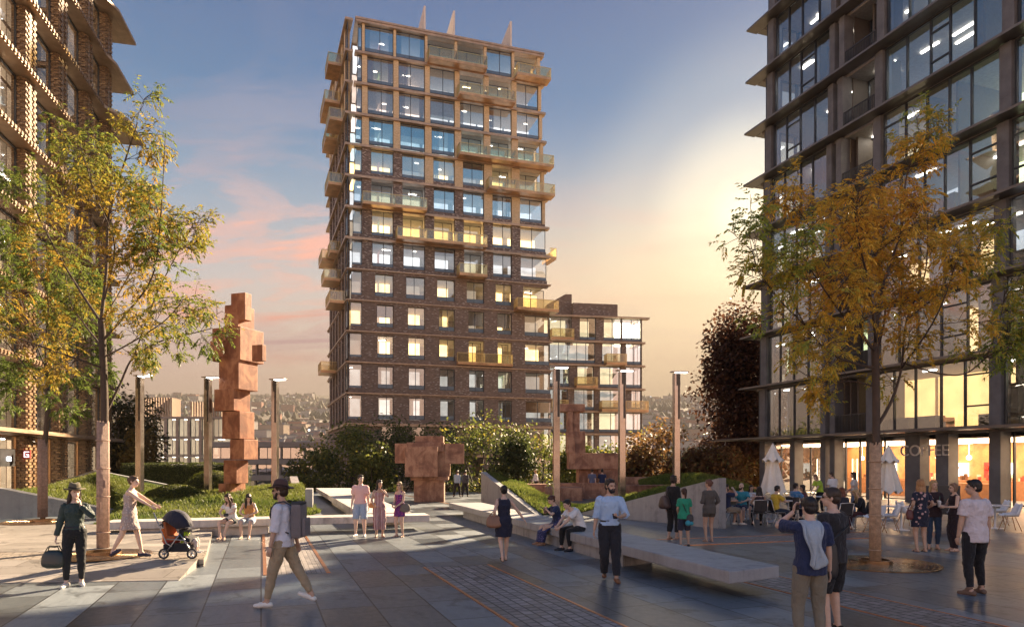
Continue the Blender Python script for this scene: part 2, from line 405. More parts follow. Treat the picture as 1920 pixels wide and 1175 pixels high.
bench('stone_bench','broad pale stone bench running back from the long bench towards the trees',[m0,m1,m2,m3],.24,
      [[lerp(m0,m3,.42)+V((.2,0,0)),lerp(m1,m2,.42)-V((.2,0,0)),lerp(m1,m2,.97)-V((.2,0,0)),lerp(m0,m3,.97)+V((.2,0,0))]],M_conc)
r0,r1=V((-2.55,27.6,0)),V((-1.25,27.9,0)); r2,r3=V((4.25,10.85,0)),V((3.28,10.3,0))
bench('concrete_bench','long grey concrete bench with a pair sitting midway and a floating front end',[r0,r1,r2,r3],.2,
      [[lerp(r0,r3,.10)+V((.12,0,0)),lerp(r1,r2,.10)-V((.12,0,0)),lerp(r1,r2,.80)-V((.22,0,0)),lerp(r0,r3,.80)+V((.12,0,0))]],M_concd)

# ---------------------------------------------------------------- concrete wedge walls
def wedge(label,pts,mat,thick,back=V((0,1,0)),name='retaining_wall'):
    """pts: list of (ground Vector, height) along the front; a wall with that top profile"""
    m=MB(); n=len(pts); t0=pts[0][0]
    for i in range(n-1):
        (a,ha),(b,hb)=pts[i],pts[i+1]
        q=back*thick
        m.hexa([V((a.x,a.y,-.1)),V((b.x,b.y,-.1)),V((b.x,b.y,-.1))+q,V((a.x,a.y,-.1))+q,
                V((a.x,a.y,ha)),V((b.x,b.y,hb)),V((b.x,b.y,hb))+q,V((a.x,a.y,ha))+q])
    # one skin: drop the inner faces between segments
    o=m.build(name,mat); bm=bmesh.new(); bm.from_mesh(o.data); bmesh.ops.remove_doubles(bm,verts=bm.verts,dist=1e-4)
    seen={}
    for fc in bm.faces: seen.setdefault(tuple(sorted(v.index for v in fc.verts)),[]).append(fc)
    bad=[q for k in seen.values() if len(k)>1 for q in k]
    bmesh.ops.delete(bm,geom=bad,context='FACES'); bm.to_mesh(o.data); bm.free()
    return tag(o,label,'wall',kind='thing')
wedge('low grey concrete wedge wall sloping down to the ground beside the left building',[(V((-26,20.6,0)),2.1),(V((-18.7,24.9,0)),1.15),(V((-16.35,28.55,0)),.02)],M_concd,.28,V((.5,.87,0)))
wedge('peaked concrete wall behind the left lawn, highest near the brick piers',[(V((-25.6,36,0)),.6),(V((-22.0,36,0)),1.68),(V((-17.2,36,0)),.72),(V((-15.4,36.2,0)),.5)],M_concd,.26)
wedge('thin concrete fin leaning at the right edge of the left lawn',[(V((-10.75,33.0,0)),1.42),(V((-9.35,29.9,0)),.1)],M_conc,.34,V((1,.3,0)))
wedge('upright concrete fin ending the lawn behind the walking man in the brown hat',[(V((-8.62,28.6,0)),1.02),(V((-8.3,27.4,0)),1.02)],M_concd,.28,V((1,.2,0)))
wedge('pointed concrete wall rising left at the end of the right lawn',[(V((-1.55,34.2,0)),1.62),(V((.95,26.9,0)),.03)],M_concd,.3,V((.8,.6,0)))
wedge('broad grey concrete wall rising right behind the woman in black and the child in green',[(V((2.65,27.6,0)),.02),(V((6.55,21.6,0)),1.6)],M_concd,.32,V((.85,.5,0)))

# ---------------------------------------------------------------- lawns
def gpath(pts,t):
    L=[0]
    for i in range(1,len(pts)): L.append(L[-1]+(pts[i]-pts[i-1]).length)
    s=t*L[-1]
    for i in range(1,len(pts)):
        if s<=L[i]+1e-9: return lerp(pts[i-1],pts[i],(s-L[i-1])/(L[i]-L[i-1]))
    return pts[-1]
t=NT('lawn_soil'); c=t.coord('Object'); n1=t.noise(c,.9,5,.6); n2=t.noise(c,30,4,.7)
cc=t.ramp(n1.outputs[0],[(.3,(.05,.075,.018)),(.55,(.085,.11,.028)),(.75,(.12,.12,.035))]); cc=t.mix(t.math('MULTIPLY',n2.outputs[0],.5),cc,(.03,.045,.012))
t.surf(t.bsdf(col=cc,rough=.9,normal=t.bump(n2.outputs[0],.8,.05))); M_soil=t.mat
def leafmat(name,rough=.55,trans=.45,mul=1.0):
    t=NT(name); at=t.n('ShaderNodeAttribute',attribute_name='leafcol')
    d=t.bsdf(col=at.outputs[0],rough=rough,spec=.35); tr=t.n('ShaderNodeBsdfTranslucent',{'Color':at.outputs[0]})
    mx=t.n('ShaderNodeMixShader',{0:trans}); t.t.links.new(d.outputs[0],mx.inputs[1]); t.t.links.new(tr.outputs[0],mx.inputs[2]); return t.surf(mx)
M_blade=leafmat('grass_blade'); M_leaf=leafmat('leaf_blade',.5,.5)
def lawn(front,back,bulge,nblade,seed,label,hb=.17):
    rr=random.Random(seed); nu,nv=60,24; m=MB(); P=[]
    def pt(u,v):
        a=gpath(front,u); b=gpath(back,u); p=lerp(a,b,v)
        z=lerp(a.z,b.z,v*v*(3-2*v))+bulge*math.sin(math.pi*v)*math.sin(math.pi*min(1,max(0,u)))**.5
        z+=.07*noise.noise(V((p.x*.6,p.y*.6,seed)))*math.sin(math.pi*v)
        return V((p.x,p.y,z))
    for j in range(nv+1):
        for i in range(nu+1): P.append(pt(i/nu,j/nv))
    m.add(P,[(j*(nu+1)+i,j*(nu+1)+i+1,(j+1)*(nu+1)+i+1,(j+1)*(nu+1)+i) for j in range(nv) for i in range(nu)],0,True)
    structure(m.build('lawn_ground',M_soil))
    g=MB(); g.col=[]
    for k in range(nblade):
        u,v=rr.random(),rr.random(); p=pt(u,v)
        h=hb*(.55+.8*rr.random())*(.75+.5*noise.noise(p*.8)); w_=.012+.012*rr.random(); a=rr.random()*6.28
        dx,dy=math.cos(a)*w_,math.sin(a)*w_; bx,by=rr.gauss(0,.4)*h,rr.gauss(0,.4)*h
        g.add([(p.x-dx,p.y-dy,p.z-.02),(p.x+dx,p.y+dy,p.z-.02),(p.x+bx*.4+dx*.6,p.y+by*.4+dy*.6,p.z+h*.6),(p.x+bx,p.y+by,p.z+h)],[(0,1,2),(0,2,3)])
        q=.5+.5*noise.noise(p*.5+V((seed,0,0)))+rr.gauss(0,.18); q=max(0,min(1,q))
        cc=lerp3((.07,.115,.02),(.20,.215,.05),q); g.col+=[*cc,1]*4
    o=g.build('grass',M_blade,uv=False); tag(o,label,'grass',kind='stuff')
lawn([V((-19.2,26.0,.85)),V((-16.2,28.9,.06)),V((-13.3,21.6,.05)),V((-8.2,22.6,.05)),V((-7.6,27.0,.1))],
     [V((-25.4,35.9,.5)),V((-22.0,35.9,1.45)),V((-17.2,35.9,.55)),V((-13.2,35,.75)),V((-10.2,32.8,1.05))],.28,60000,3,'short sunlit grass on the left lawn behind the long bench')
lawn([V((-1.2,34.3,1.5)),V((1.2,27.0,.05)),V((2.8,28.0,.06)),V((6.6,22.4,1.42))],
     [V((-.2,35.2,1.2)),V((2.6,31.2,.08)),V((4.2,31.0,.1)),V((7.6,26.2,1.35))],.12,30000,5,'short grass on the right lawn between two concrete walls')
lawn([V((6.8,36.5,.9)),V((9.6,34.5,1.0)),V((12.0,33,.5))],[V((7.2,39,1.0)),V((10,38.5,1.15)),V((13,38,.8))],.35,12000,9,'strip of grass above the rust steel planter wall')

# ---------------------------------------------------------------- distant town on the hillside
rr=random.Random(11); m=MB(); lt=MB(); tw=MB(); tw.col=[]
for k in range(5200):
    y=680+1850*rr.random()**1.35; wd=y*.85; x=(rr.random()*2-1)*wd
    if noise.noise(V((x*.004,y*.004,9)))<-.18 and rr.random()<.8: continue
    z=terr(x,y); big=rr.random()<.09
    a,b,h=(rr.uniform(18,46),rr.uniform(12,20),rr.uniform(8,20)) if big else (rr.uniform(8,15),rr.uniform(7,11),rr.uniform(5,8.5))
    ca=rr.choice([0,0,0,1,2,3]); rz=rr.uniform(-.5,.5)
    m.box((x,y,z+h/2-1),(a,b,h+2),rz,ca)
    if not big:
        c_,s_=math.cos(rz),math.sin(rz)
        def q(u,v,zz): return V((x+u*c_-v*s_,y+u*s_+v*c_,zz))
        m.prism([q(-a/2-.4,-b/2-.5,z+h),q(-a/2-.4,b/2+.5,z+h),q(-a/2-.4,0,z+h+b*.38)],q(a/2+.4,0,0)-q(-a/2-.4,0,0),rr.choice([4,4,5]))
    else: m.box((x,y,z+h+.3),(a+.6,b+.6,.6),rz,5)
    if rr.random()<.16:
        for _ in range(rr.choice([1,1,2]) ):
            s_=rr.uniform(.8,1.9); lt.box((x+rr.uniform(-a/2,a/2),y-b/2-1.2,z+rr.uniform(1.5,h)),(s_*1.3,.5,s_),0,rr.choice([0,0,1]))
cols=[(.34,.32,.30),(.30,.23,.17),(.26,.13,.09),(.30,.30,.31),(.22,.11,.085),(.13,.13,.14)]
tag(m.build('distant_town',[plain('town_wall_%d'%i,c,.9,0,.1,.05,0) for i,c in enumerate(cols)],uv=False),'distant town of small houses spread over the hazy hillside','town',kind='stuff')
tag(lt.build('town_lights',[emit('town_lamp',(1,.86,.66),1.0),emit('town_lamp_cool',(.9,.93,1),.9)],uv=False),'scattered lit windows and lamps glinting across the distant town','lights',kind='stuff')
for k in range(9000):
    y=450+2000*rr.random()**1.2; x=(rr.random()*2-1)*y*.85
    if noise.noise(V((x*.003+5,y*.003,2)))<-.1 and rr.random()<.6: continue
    z=terr(x,y); s_=rr.uniform(2.5,6)*(1+y/2500)
    vs=[]; 
    for i in range(6):
        a=i*1.047+rr.random()*.5; r_=s_*rr.uniform(.7,1.1); vs.append((x+math.cos(a)*r_,y+math.sin(a)*r_,z+s_*rr.uniform(.3,.9)))
    vs.append((x+rr.uniform(-1,1),y,z+s_*rr.uniform(1.6,2.2))); vs.append((x,y,z-1))
    tw.add(vs,[(i,(i+1)%6,6) for i in range(6)]+[((i+1)%6,i,7) for i in range(6)])
    q=rr.random(); cc=lerp3((.03,.045,.018),(.11,.075,.03),q*q); tw.col+=[*cc,1]*8
tag(tw.build('distant_woodland',leafmat('far_foliage',.8,.04),uv=False),'dark bushes and woodland scattered between the distant houses','woodland',kind='stuff')

# ---------------------------------------------------------------- haze
m=MB(); m.box((0,1650,160),(6600,3500,410))
t=NT('hazy_air'); pv=t.n('ShaderNodeVolumePrincipled',{'Color':(.235,.215,.20),'Density':.00042,'Anisotropy':.0}); t.t.links.new(pv.outputs[0],t.out.inputs['Volume'])
if not globals().get('NO_HAZE'): tag(m.build('haze',t.mat,uv=False),'thin evening haze over the valley','haze',kind='stuff')
# ---------------------------------------------------------------- building helpers
class Face:
    """a facade frame: u along the wall, w outwards, z up"""
    def __init__(s,O,U,N): s.O=V(O); s.U=V(U).normalized(); s.N=V(N).normalized()
    def P(s,u,w,z): return s.O+s.U*u+s.N*w+V((0,0,z))
    def box(s,m,u0,u1,w0,w1,z0,z1,mi=0):
        m.obox(s.P(u0,w0,z0),s.U*(u1-u0),s.N*(w1-w0),(0,0,z1-z0),mi)
def window(face,root,u0,u1,z0,z1,mull,fm,gm,w=0.0,fr=.07,dep=.12,rails=(),name='window',spandrel=0,sm=None):
    """one window: frame mesh, its panes a sub-part, a metal panel below when spandrel > 0"""
    m=MB(); g=MB(); window_into(face,m,g,u0,u1,z0,z1,mull,w,fr,dep,rails)
    o=m.build(name,fm,root); g.build('pane',gm,o,uv=False)
    if spandrel:
        s=MB(); face.box(s,u0+fr,u1-fr,w+.02,w+.05,z0+fr,z0+fr+spandrel); s.build('lower_panel',sm or fm,o)
    return o
def window_into(face,m,g,u0,u1,z0,z1,mull,w,fr,dep,rails):
    face.box(m,u0,u1,w-dep/2,w+dep/2,z0,z0+fr); face.box(m,u0,u1,w-dep/2,w+dep/2,z1-fr,z1)
    face.box(m,u0,u0+fr,w-dep/2,w+dep/2,z0+fr,z1-fr); face.box(m,u1-fr,u1,w-dep/2,w+dep/2,z0+fr,z1-fr)
    for q in mull: face.box(m,q-fr/2,q+fr/2,w-dep/2,w+dep/2,z0+fr,z1-fr)
    for (a,b,zz) in rails: face.box(m,a,b,w-dep/2+.01,w+dep/2-.01,zz-fr/2,zz+fr/2)
    us=[u0+fr/2]+list(mull)+[u1-fr/2]
    for i in range(len(us)-1): g.quad(face.P(us[i],w,z0+fr/2),face.P(us[i+1],w,z0+fr/2),face.P(us[i+1],w,z1-fr/2),face.P(us[i],w,z1-fr/2))
def balcony(face,root,u0,u1,z,depth,mats,rail_h=1.1,bars=True,slab=.28):
    """slab, railing and tinted glass; mats: soffit, rail, infill"""
    m=MB(); face.box(m,u0,u1,.0,depth,z-slab,z); o=m.build('balcony',mats[0],root)
    r=MB()
    for a,b,c,d in ((u0,u1,depth-.05,depth),(u0,u0+.05,0,depth-.05),(u1-.05,u1,0,depth-.05)):
        face.box(r,a,b,c,d,z+rail_h-.06,z+rail_h)
        face.box(r,a,b,c,d,z,z+.06)
    k=0
    if bars:
        n=max(3,int((u1-u0)/.14))
        for i in range(n+1):
            u=u0+.02+(u1-u0-.04)*i/n; face.box(r,u-.012,u+.012,depth-.035,depth-.015,z+.06,z+rail_h-.06)
        n=max(3,int(depth/.14))
        for i in range(n+1):
            q=depth*i/n
            for u in (u0+.025,u1-.025): face.box(r,u-.012,u+.012,q-.012,q+.012,z+.06,z+rail_h-.06)
    r.build('railing',mats[1],o)
    g=MB()
    g.quad(face.P(u0,depth-.06,z+.06),face.P(u1,depth-.06,z+.06),face.P(u1,depth-.06,z+rail_h-.06),face.P(u0,depth-.06,z+rail_h-.06))
    for u in (u0+.06,u1-.06): g.quad(face.P(u,0,z+.06),face.P(u,depth-.06,z+.06),face.P(u,depth-.06,z+rail_h-.06),face.P(u,0,z+rail_h-.06))
    g.build('infill_panel',mats[2],o,uv=False)
    return o
M_brick=brickmat('dark_brown_brick',(.175,.115,.082),(.36,.24,.175),(.15,.12,.10),.24,.085,light=(.50,.42,.36),lightp=.09,dirt=.35)
M_brickmix=brickmat('mixed_brick',(.12,.08,.065),(.38,.28,.23),(.09,.075,.065),.24,.085,light=(.55,.47,.40),lightp=.16)
M_brickgold=brickmat('buff_brick',(.60,.46,.27),(.80,.63,.40),(.42,.32,.2),.24,.085,dirt=.25)
M_brickwarm=brickmat('warm_clinker_brick',(.22,.125,.065),(.55,.36,.19),(.09,.065,.05),.24,.085,rough=.34,dirt=.3)
M_bronze=plain('bronze_panel',(.50,.29,.15),.38,.55,.3,1.2,.1)
M_gold=plain('brass_rail',(.58,.43,.21),.34,.75,.15,3,.05)
M_ledge=plain('bronze_ledge',(.40,.28,.19),.42,.45,.25,1.5,.1)
M_dkframe=plain('dark_window_frame',(.05,.055,.065),.4,.5,.15,4,.05)
M_bluepan=plain('blue_grey_panel',(.12,.165,.21),.35,.3,.15,1.5,.05)
M_g1=glass('tower_glass',(.66,.72,.76),.34,.015)
M_g2=glass('tower_glass_clear',(.80,.80,.78),.18,.02)
M_brassglass=glass('brass_tinted_glass',(.80,.70,.42),.10,.08,.5)
M_lamp=emit('ceiling_light_strip',(1,.93,.80),2.6)
M_lampw=emit('warm_ceiling_panel',(1,.70,.36),6)
def roommat(name,a,b,st,seed=0.0,lit=.5):
    """glowing back walls of rooms: each room its own warmth and brightness, picked per room"""
    t=NT(name); at=t.n('ShaderNodeAttribute',attribute_name='leafcol')
    c=t.coord('Object'); n=t.noise(c,1.2,3,.5)
    col=t.mix(1.0,at.outputs[0],t.ramp(n.outputs[0],[(.35,(.7,.7,.7)),(.65,(1,1,1))]),'MULTIPLY')
    p=t.bsdf(col=(.5,.42,.33),rough=.9,em=col,ems=st); return t.surf(p)
M_room=roommat('lit_room',0,0,.32)

# ---------------------------------------------------------------- apartment tower
FH=3.42
tw_a=W(651,866,75.0); tw_b=W(1036,866,82.4); tw_c=V((-25.2,93.4,CH))
ZB=CH+(866-793)/1280*75.0     # top of the lowest visible band
A_=V((tw_a.x,tw_a.y,0)); B_=V((tw_b.x,tw_b.y,0)); C_=V((tw_c.x,tw_c.y,0))
UF=(B_-A_).normalized(); NF=V((UF.y,-UF.x,0)); LF=(B_-A_).length
UL=(C_-A_).normalized(); NL=V((-UL.y,UL.x,0)); LL=(C_-A_).length
if NL.x>0: NL=-NL
def upx(px):   # photo column on the front face -> u
    r=(px-960)/1280; return (r*A_.y-A_.x)/(UF.x-r*UF.y)
tower=thing('apartment_tower','tall dark brick apartment tower with brass balconies and three pale roof fins','building',(A_.x,A_.y,-9.5))
fF=Face(A_,UF,NF); fL=Face(A_,UL,NL)
NFL=13
def zf(k): return ZB+FH*(NFL-k)          # top line of floor k (0 = top floor)
rt=random.Random(5)
cols0=[679,738,797,853,908,960]
def ext(k):
    f=k/12.0; return upx(lerp(671,652,f)),upx(lerp(1013,1035,f))
pierw=[.28,.55,.6,.75,.95,1.0,1.05,1.1,1.4,1.6,1.65,1.7,1.75]
lit_rows={3:.5,4:.8,5:.4,6:.9,7:.25,8:.7,9:.9,10:.8,11:.35,12:.5}
rooms=MB(); rooms.col=[]
def roomquad(face,u0,u1,w,z0,z1,c):
    rooms.quad(face.P(u0,w,z0),face.P(u1,w,z0),face.P(u1,w,z1),face.P(u0,w,z1)); rooms.col+=[*c,1]*4
balc=[(0,2,4),(0,5,6),(1,3,5),(3,3,6),(4,4,6),(5,0,2),(6,1,4),(7,3,4),(8,5,6),(10,3,5)]
recess={(k,b) for k,a,z in balc for b in range(a,z)}
walls=MB(); wallsmix=MB(); gold=MB(); ledges=MB(); slabs=MB(); lights=MB(); pier_m=[MB() for _ in range(13)]; curt=MB()
glasspick=lambda k:M_g1 if k<6 and k not in(1,2) else M_g2
winl=[]
for k in range(NFL):
    z1=zf(k); z0=zf(k+1); e0,e1=ext(k); zs=z0+.30
    us=[upx(p) for p in cols0]
    edges=us+[e1]
    pm=gold if k<4 else (wallsmix if k<8 else walls)
    pw=pierw[k]
    for i,u in enumerate(us):
        fF.box(pier_m[i],u,u+pw,-.55,0.0,z0,z1-.28,2 if (k<4 or (k==4 and i>=2) or (k==5 and i>=4)) else (1 if k<8 else 0))
    if k>=4: fF.box(wallsmix if k<8 else walls,e0+.001,e1,-.5,-.012,z0+.001,zs+(.12 if k<8 else .22))   # brick below the sill
    # ledge between floors
    th_,pj_=(.26,.28) if k<8 else (.13,.14)
    fF.box(ledges,e0-.25,e1+.35,-.6,pj_,z1-.02-th_,z1-.02)
    fL.box(ledges,-.27 if k<8 else -.13,LL+.1,-.6,pj_-.02,z1-.015-th_,z1-.025)
    if k>=8: fF.box(walls,e0,e1,-.59,-.005,z1-.285,z1-.15); fL.box(walls,.02,LL,-.59,-.005,z1-.29,z1-.145)
    fF.box(slabs,e0+.3,e1-.3,-7,-.62,z1-.30,z1-.03)
    # corner window on the front
    winl.append((fF,e0+.02,us[0]-.01,zs,z1-.28,[],k,'c'))
    for i in range(6):
        a=us[i]+pw; b=(edges[i+1] if i<5 else e1-(.0 if k>5 else .35))
        if i==5 and k<=5: fF.box(pier_m[6],e1-.35,e1,-.55,0,z0+.35,z1-.28,2)
        winl.append((fF,a+.01,b-.01,zs+(.0 if k<4 else (.14 if k<8 else .25)),z1-.28-(0 if k<8 else .15),[(a+b)/2+(-.12 if i%2 else .1)],k,i))
    if k>=8: fF.box(walls,us[0],e1,-.5,-.01,z1-.43,z1-.281)
wi=0
SF=MB(); SG=MB()
for (fc,a,b,z0,z1,mu,k,i) in winl:
    rec=(k,i) in recess
    w_=-1.5 if rec else -.30
    litp=lit_rows.get(k,.0)
    window(fc,tower,a,b,z0,z1,mu,M_dkframe,glasspick(k),w_,.06,.1,(),'window',0 if rec else (.34 if k<8 else .42),M_bluepan)
    # a room behind: back wall, ceiling lights
    q=rt.random()
    if k>=8 or k in (4,6): 
        c=(1.0,.68,.28) if q<litp*.75 else (.62,.52,.40)
        s_=rt.uniform(1.5,2.6) if q<litp*.75 else rt.uniform(.25,.55)
        if k>=11: c=(.75,.74,.70); s_=rt.uniform(.25,.75)
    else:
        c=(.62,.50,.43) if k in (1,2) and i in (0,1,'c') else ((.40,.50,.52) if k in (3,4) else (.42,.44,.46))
        s_=rt.uniform(1.1,2.2)  # upper room glow raised to imitate sky reflected in the glass
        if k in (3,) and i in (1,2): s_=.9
    if i=='c': s_*=.6
    elif rt.random()<.55 and not rec:      # curtains and blinds
        ty=rt.random(); ci=rt.randrange(3)
        if ty<.65:
            f_=rt.uniform(.15,.42)*(b-a)
            for q_ in range(7): fc.box(curt,a+.06+f_*q_/7,a+.06+f_*(q_+.8)/7,w_-.34-.05*(q_%2),w_-.30-.05*(q_%2),z0+.08,z1-.06,ci)
            if ty<.35:
                for q_ in range(5): fc.box(curt,b-.06-f_*.7*(q_+.8)/5,b-.06-f_*.7*q_/5,w_-.34-.05*(q_%2),w_-.30-.05*(q_%2),z0+.08,z1-.06,ci)
        else: fc.box(curt,a+.07,b-.07,w_-.26,w_-.24,z1-.06-rt.uniform(.5,1.7),z1-.06,ci)
    roomquad(fc,a-.2,b+.2,-4.6,z0-.3,z1+.1,tuple(x*s_ for x in c))
    for _ in range(rt.choice([0,0,1,1] if k<6 else [0,0,0,1])):
        u=rt.uniform(a,a+(b-a)*.7); L=rt.uniform(.3,1.0); ww=rt.uniform(-3.2,-1.9)
        fc.box(lights,u,min(b,u+L),ww,ww+.07,z1-.10,z1-.06)
for k,a,z in balc:
    e0,e1=ext(k); us=[upx(p) for p in cols0]+[e1]
    for b in range(a,z):
        last=(b==z-1)
        balcony(fF,tower,us[b]-.05+(.25 if b==a and a else 0),us[b+1]-.08+(.9 if b==5 else .05),zf(k+1)+(.12 if k!=10 else .4),1.5 if k!=10 else .5,[M_bronze,M_gold,M_brassglass])
# left face
pl=MB()
for k in range(NFL):
    z1=zf(k); z0=zf(k+1); n=6; tap=lerp(.88,1.0,k/12)
    for i in range(n):
        u=1.6+i*(LL-1.8)/n
        fL.box(pier_m[7+i],u,u+1.15,-.5,0,z0,z1-.28,2 if k<3 else (1 if k<8 else 0))
        a,b=u+1.15,u+(LL-1.8)/n
        if i<n-1: window_into(fL,SF,SG,a,b,z0+.3,z1-.3,[],-.25,.06,.1,())
        roomquad(fL,a-.1,b+.1,-4,z0,z1,tuple(x*rt.uniform(.1,.35) for x in (.6,.5,.4)))
    window_into(fL,SF,SG,.05,1.58,z0+.3,z1-.3,[],-.05,.06,.1,())
    fL.box(walls,1.6,LL,-.5,-.02,z0-.02,z0+.25)
o=SF.build('window',M_dkframe,tower); o['kind']='stuff'; SG.build('pane',glass('side_glass',(.6,.66,.7),.14,.03,.34),o,uv=False)
for k,a,b,dp in ((0,3.2,6.6,1.7),(1,5.0,10.5,1.9),(2,2.0,5.5,1.7),(2,7,11,1.6),(4,3.0,7.0,1.7),(6,9.5,13.5,1.8),(6,6,8.5,1.2),(7,5.5,9,1.9),(8,1.7,6,1.7),(10,9.5,13.0,1.9)):
    balcony(fL,tower,a,b,zf(k+1)+.1,dp,[M_bronze,M_gold,M_brassglass])
balcony(Face(B_,(-UL)*-1,-NL),tower,.6,3.2,zf(7)+.15,.8,[M_bronze,M_gold,M_brassglass])
# lower storeys behind the trees, core, roof
for j in range(4):
    zt_=ZB-j*FH
    fF.box(ledges,-.3,LF+.3,-.6,.28,zt_-.28,zt_-.02) if j else fF.box(ledges,-.35,LF+.35,-.6,.4,zt_-.28,zt_+.02)
    fL.box(ledges,-.3,LL,-.6,.26,zt_-.275,zt_-.025)
    us=[upx(p) for p in cols0]
    bz=zt_-.28; tz=zt_-FH-.02
    segs=[0]+[q for u in us for q in (u,u+2.1)]+[LF]
    fF.box(walls,0,LF,-.5,-.01,tz,tz+.7)
    for u in us: fF.box(walls,u,u+2.1,-.5,0,tz+.7,bz)
    for i in range(6): window_into(fF,SF:=MB(),SG:=MB(),us[i]+2.1,(us[i+1] if i<5 else LF),tz+.7,bz,[],-.3,.06,.1,()) or SF.build('window',M_dkframe,tower) and SG.build('pane',M_g2,tower.children[-1],uv=False)
    fL.box(walls,0,LL,-.5,-.01,tz,bz)
cr=MB()
fF.box(cr,.8,LF-.8,-LL+1,-7.2,-9.5,zf(0)-.4)
cr.build('core',plain('core_wall',(.16,.13,.11),.9),tower)
walls.build('wall',M_brick,tower); wallsmix.build('wall',M_brickmix,tower); [q.build('brick_pier',[M_brick,M_brickmix,M_brickgold],tower) for q in pier_m if q.v]
ledges.build('ledge',M_ledge,tower); slabs.build('floor_slab',plain('pale_soffit',(.42,.38,.34),.8),tower)
lights.build('ceiling_light',M_lamp,tower,uv=False); curt.build('curtain',[plain('curtain_cream',(.55,.50,.42),.9),plain('curtain_grey',(.34,.34,.35),.9),plain('curtain_tan',(.40,.28,.18),.9)],tower,uv=False)
rooms.build('room_wall',M_room,tower,uv=False)
rf=MB(); e0,e1=ext(0); fF.box(rf,e0-.3,e1+.4,-LL,.35,zf(0),zf(0)+.22)
fF.box(rf,upx(862),upx(985),-9,-3.5,zf(0)+.22,zf(0)+2.4)
rf.build('roof',M_ledge,tower)
for px,h in ((796,3.0),(851,3.15),(957.5,3.3)):
    u=upx(px); q=MB()
    q.prism([fF.P(u-.1,.15,zf(0)+.22),fF.P(u-.1,-4.3,zf(0)+.22),fF.P(u-.1,-4.3,zf(0)+2.5),fF.P(u-.1,.15,zf(0)+h)],UF*.2)
    q.build('roof_fin',plain('pale_fin_brick',(.55,.50,.45),.7,0,.1,3),tower)

# ---------------------------------------------------------------- lower wing beside the tower
an=thing('apartment_block','lower brick and glass apartment block adjoining the right side of the tower','building',(4.6,84.5,-9.5))
aA=V((4.55,84.2,0)); aU=V((1.0,.16,0)).normalized(); aN=V((aU.y,-aU.x,0)); fA=Face(aA,aU,aN)
AL=12.0
aw=MB(); al=MB(); asl=MB(); alt=MB(); rooms=MB(); rooms.col=[]
ztops=[CH+(866-y)/1280*85.0 for y in (592,639,683,727,770,812,855)]
gaps=[[(0.1,2.9),(3.9,6.0),(7.0,9.3),(9.4,11.9)],[(0.1,5.9),(6.8,9.3),(9.9,11.9)],[(.1,2.6),(3.6,5.7),(6.5,9.2),(9.9,11.9)],[(.1,2.4),(3.2,5.8),(6.5,9.3),(10.6,11.9)],[(.1,2.7),(3.2,5.8),(6.4,9.5),(9.9,11.9)],[(.1,5.8),(6.4,9.5),(9.9,11.9)]]
for k in range(6):
    z1,z0=ztops[k],ztops[k+1]
    fA.box(al,-.1,AL+(.9 if k==0 else .35),-.6,.3,z1-.22,z1)
    last=0.0
    for a,b in gaps[k]+[(AL,AL)]:
        if a-last>.05 and last<AL: fA.box(aw,last,a,-.5,0,z0,z1-.22)
        last=b
    fA.box(aw,0,AL,-.49,-.01,z0,z0+.16)
    for a,b in gaps[k]:
        n=max(2,int((b-a)/1.1)); mu=[a+(b-a)*j/n for j in range(1,n)]
        window(fA,an,a+.01,b-.01,z0+.16,z1-.225,mu,M_dkframe,M_g1,-.2,.06,.1,(),'window',.3,M_bluepan)
        s_=rt.uniform(.3,.7); c=(.75,.70,.62)
        if k==0 and a>9: c=(1.0,.82,.5); s_=6.0  # strong room glow put in for the sun glinting off this window
        elif rt.random()<.3: c=(1,.78,.45); s_=.9
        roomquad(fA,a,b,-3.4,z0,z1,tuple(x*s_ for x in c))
for k,a,b in ((0,.1,2.9),(1,7.0,9.6),(2,3.2,5.9),(3,6.4,9.4),(3,9.5,12.4),(3,.1,2.2)):
    balcony(fA,an,a,b,ztops[k+1]+.12,1.3,[M_bronze,M_gold,M_brassglass])
fE=Face(fA.P(AL,0,0),-aN,aU)
for k in range(6):
    z1,z0=ztops[k],ztops[k+1]; fE.box(al,.02,8,-.5,.3,z1-.215,z1-.005)
    for j in range(3): window(fE,an,.2+j*2.6,2.7+j*2.6,z0+.16,z1-.225,[1.45+j*2.6],M_dkframe,M_g1,-.1,.06,.1)
    fE.box(aw,.1,8,-.45,-.01,z0,z0+.155)
fA.box(aw,.2,AL-.6,-8,-3.6,-9.5,ztops[0]-.3)
fA.box(aw,3.2,AL-3.0,-6,-.6,ztops[0],ztops[0]+1.7)
aw.prism([fA.P(0,-1.2,ztops[0]),fA.P(3.2,-1.2,ztops[0]),fA.P(3.2,-1.2,ztops[0]+2.9),fA.P(2.4,-1.2,ztops[0]+2.9),fA.P(0,-1.2,ztops[0]+1.5)],-aN*3)
aw.build('wall',M_brick,an); al.build('ledge',M_ledge,an); rooms.build('room_wall',M_room,an,uv=False)

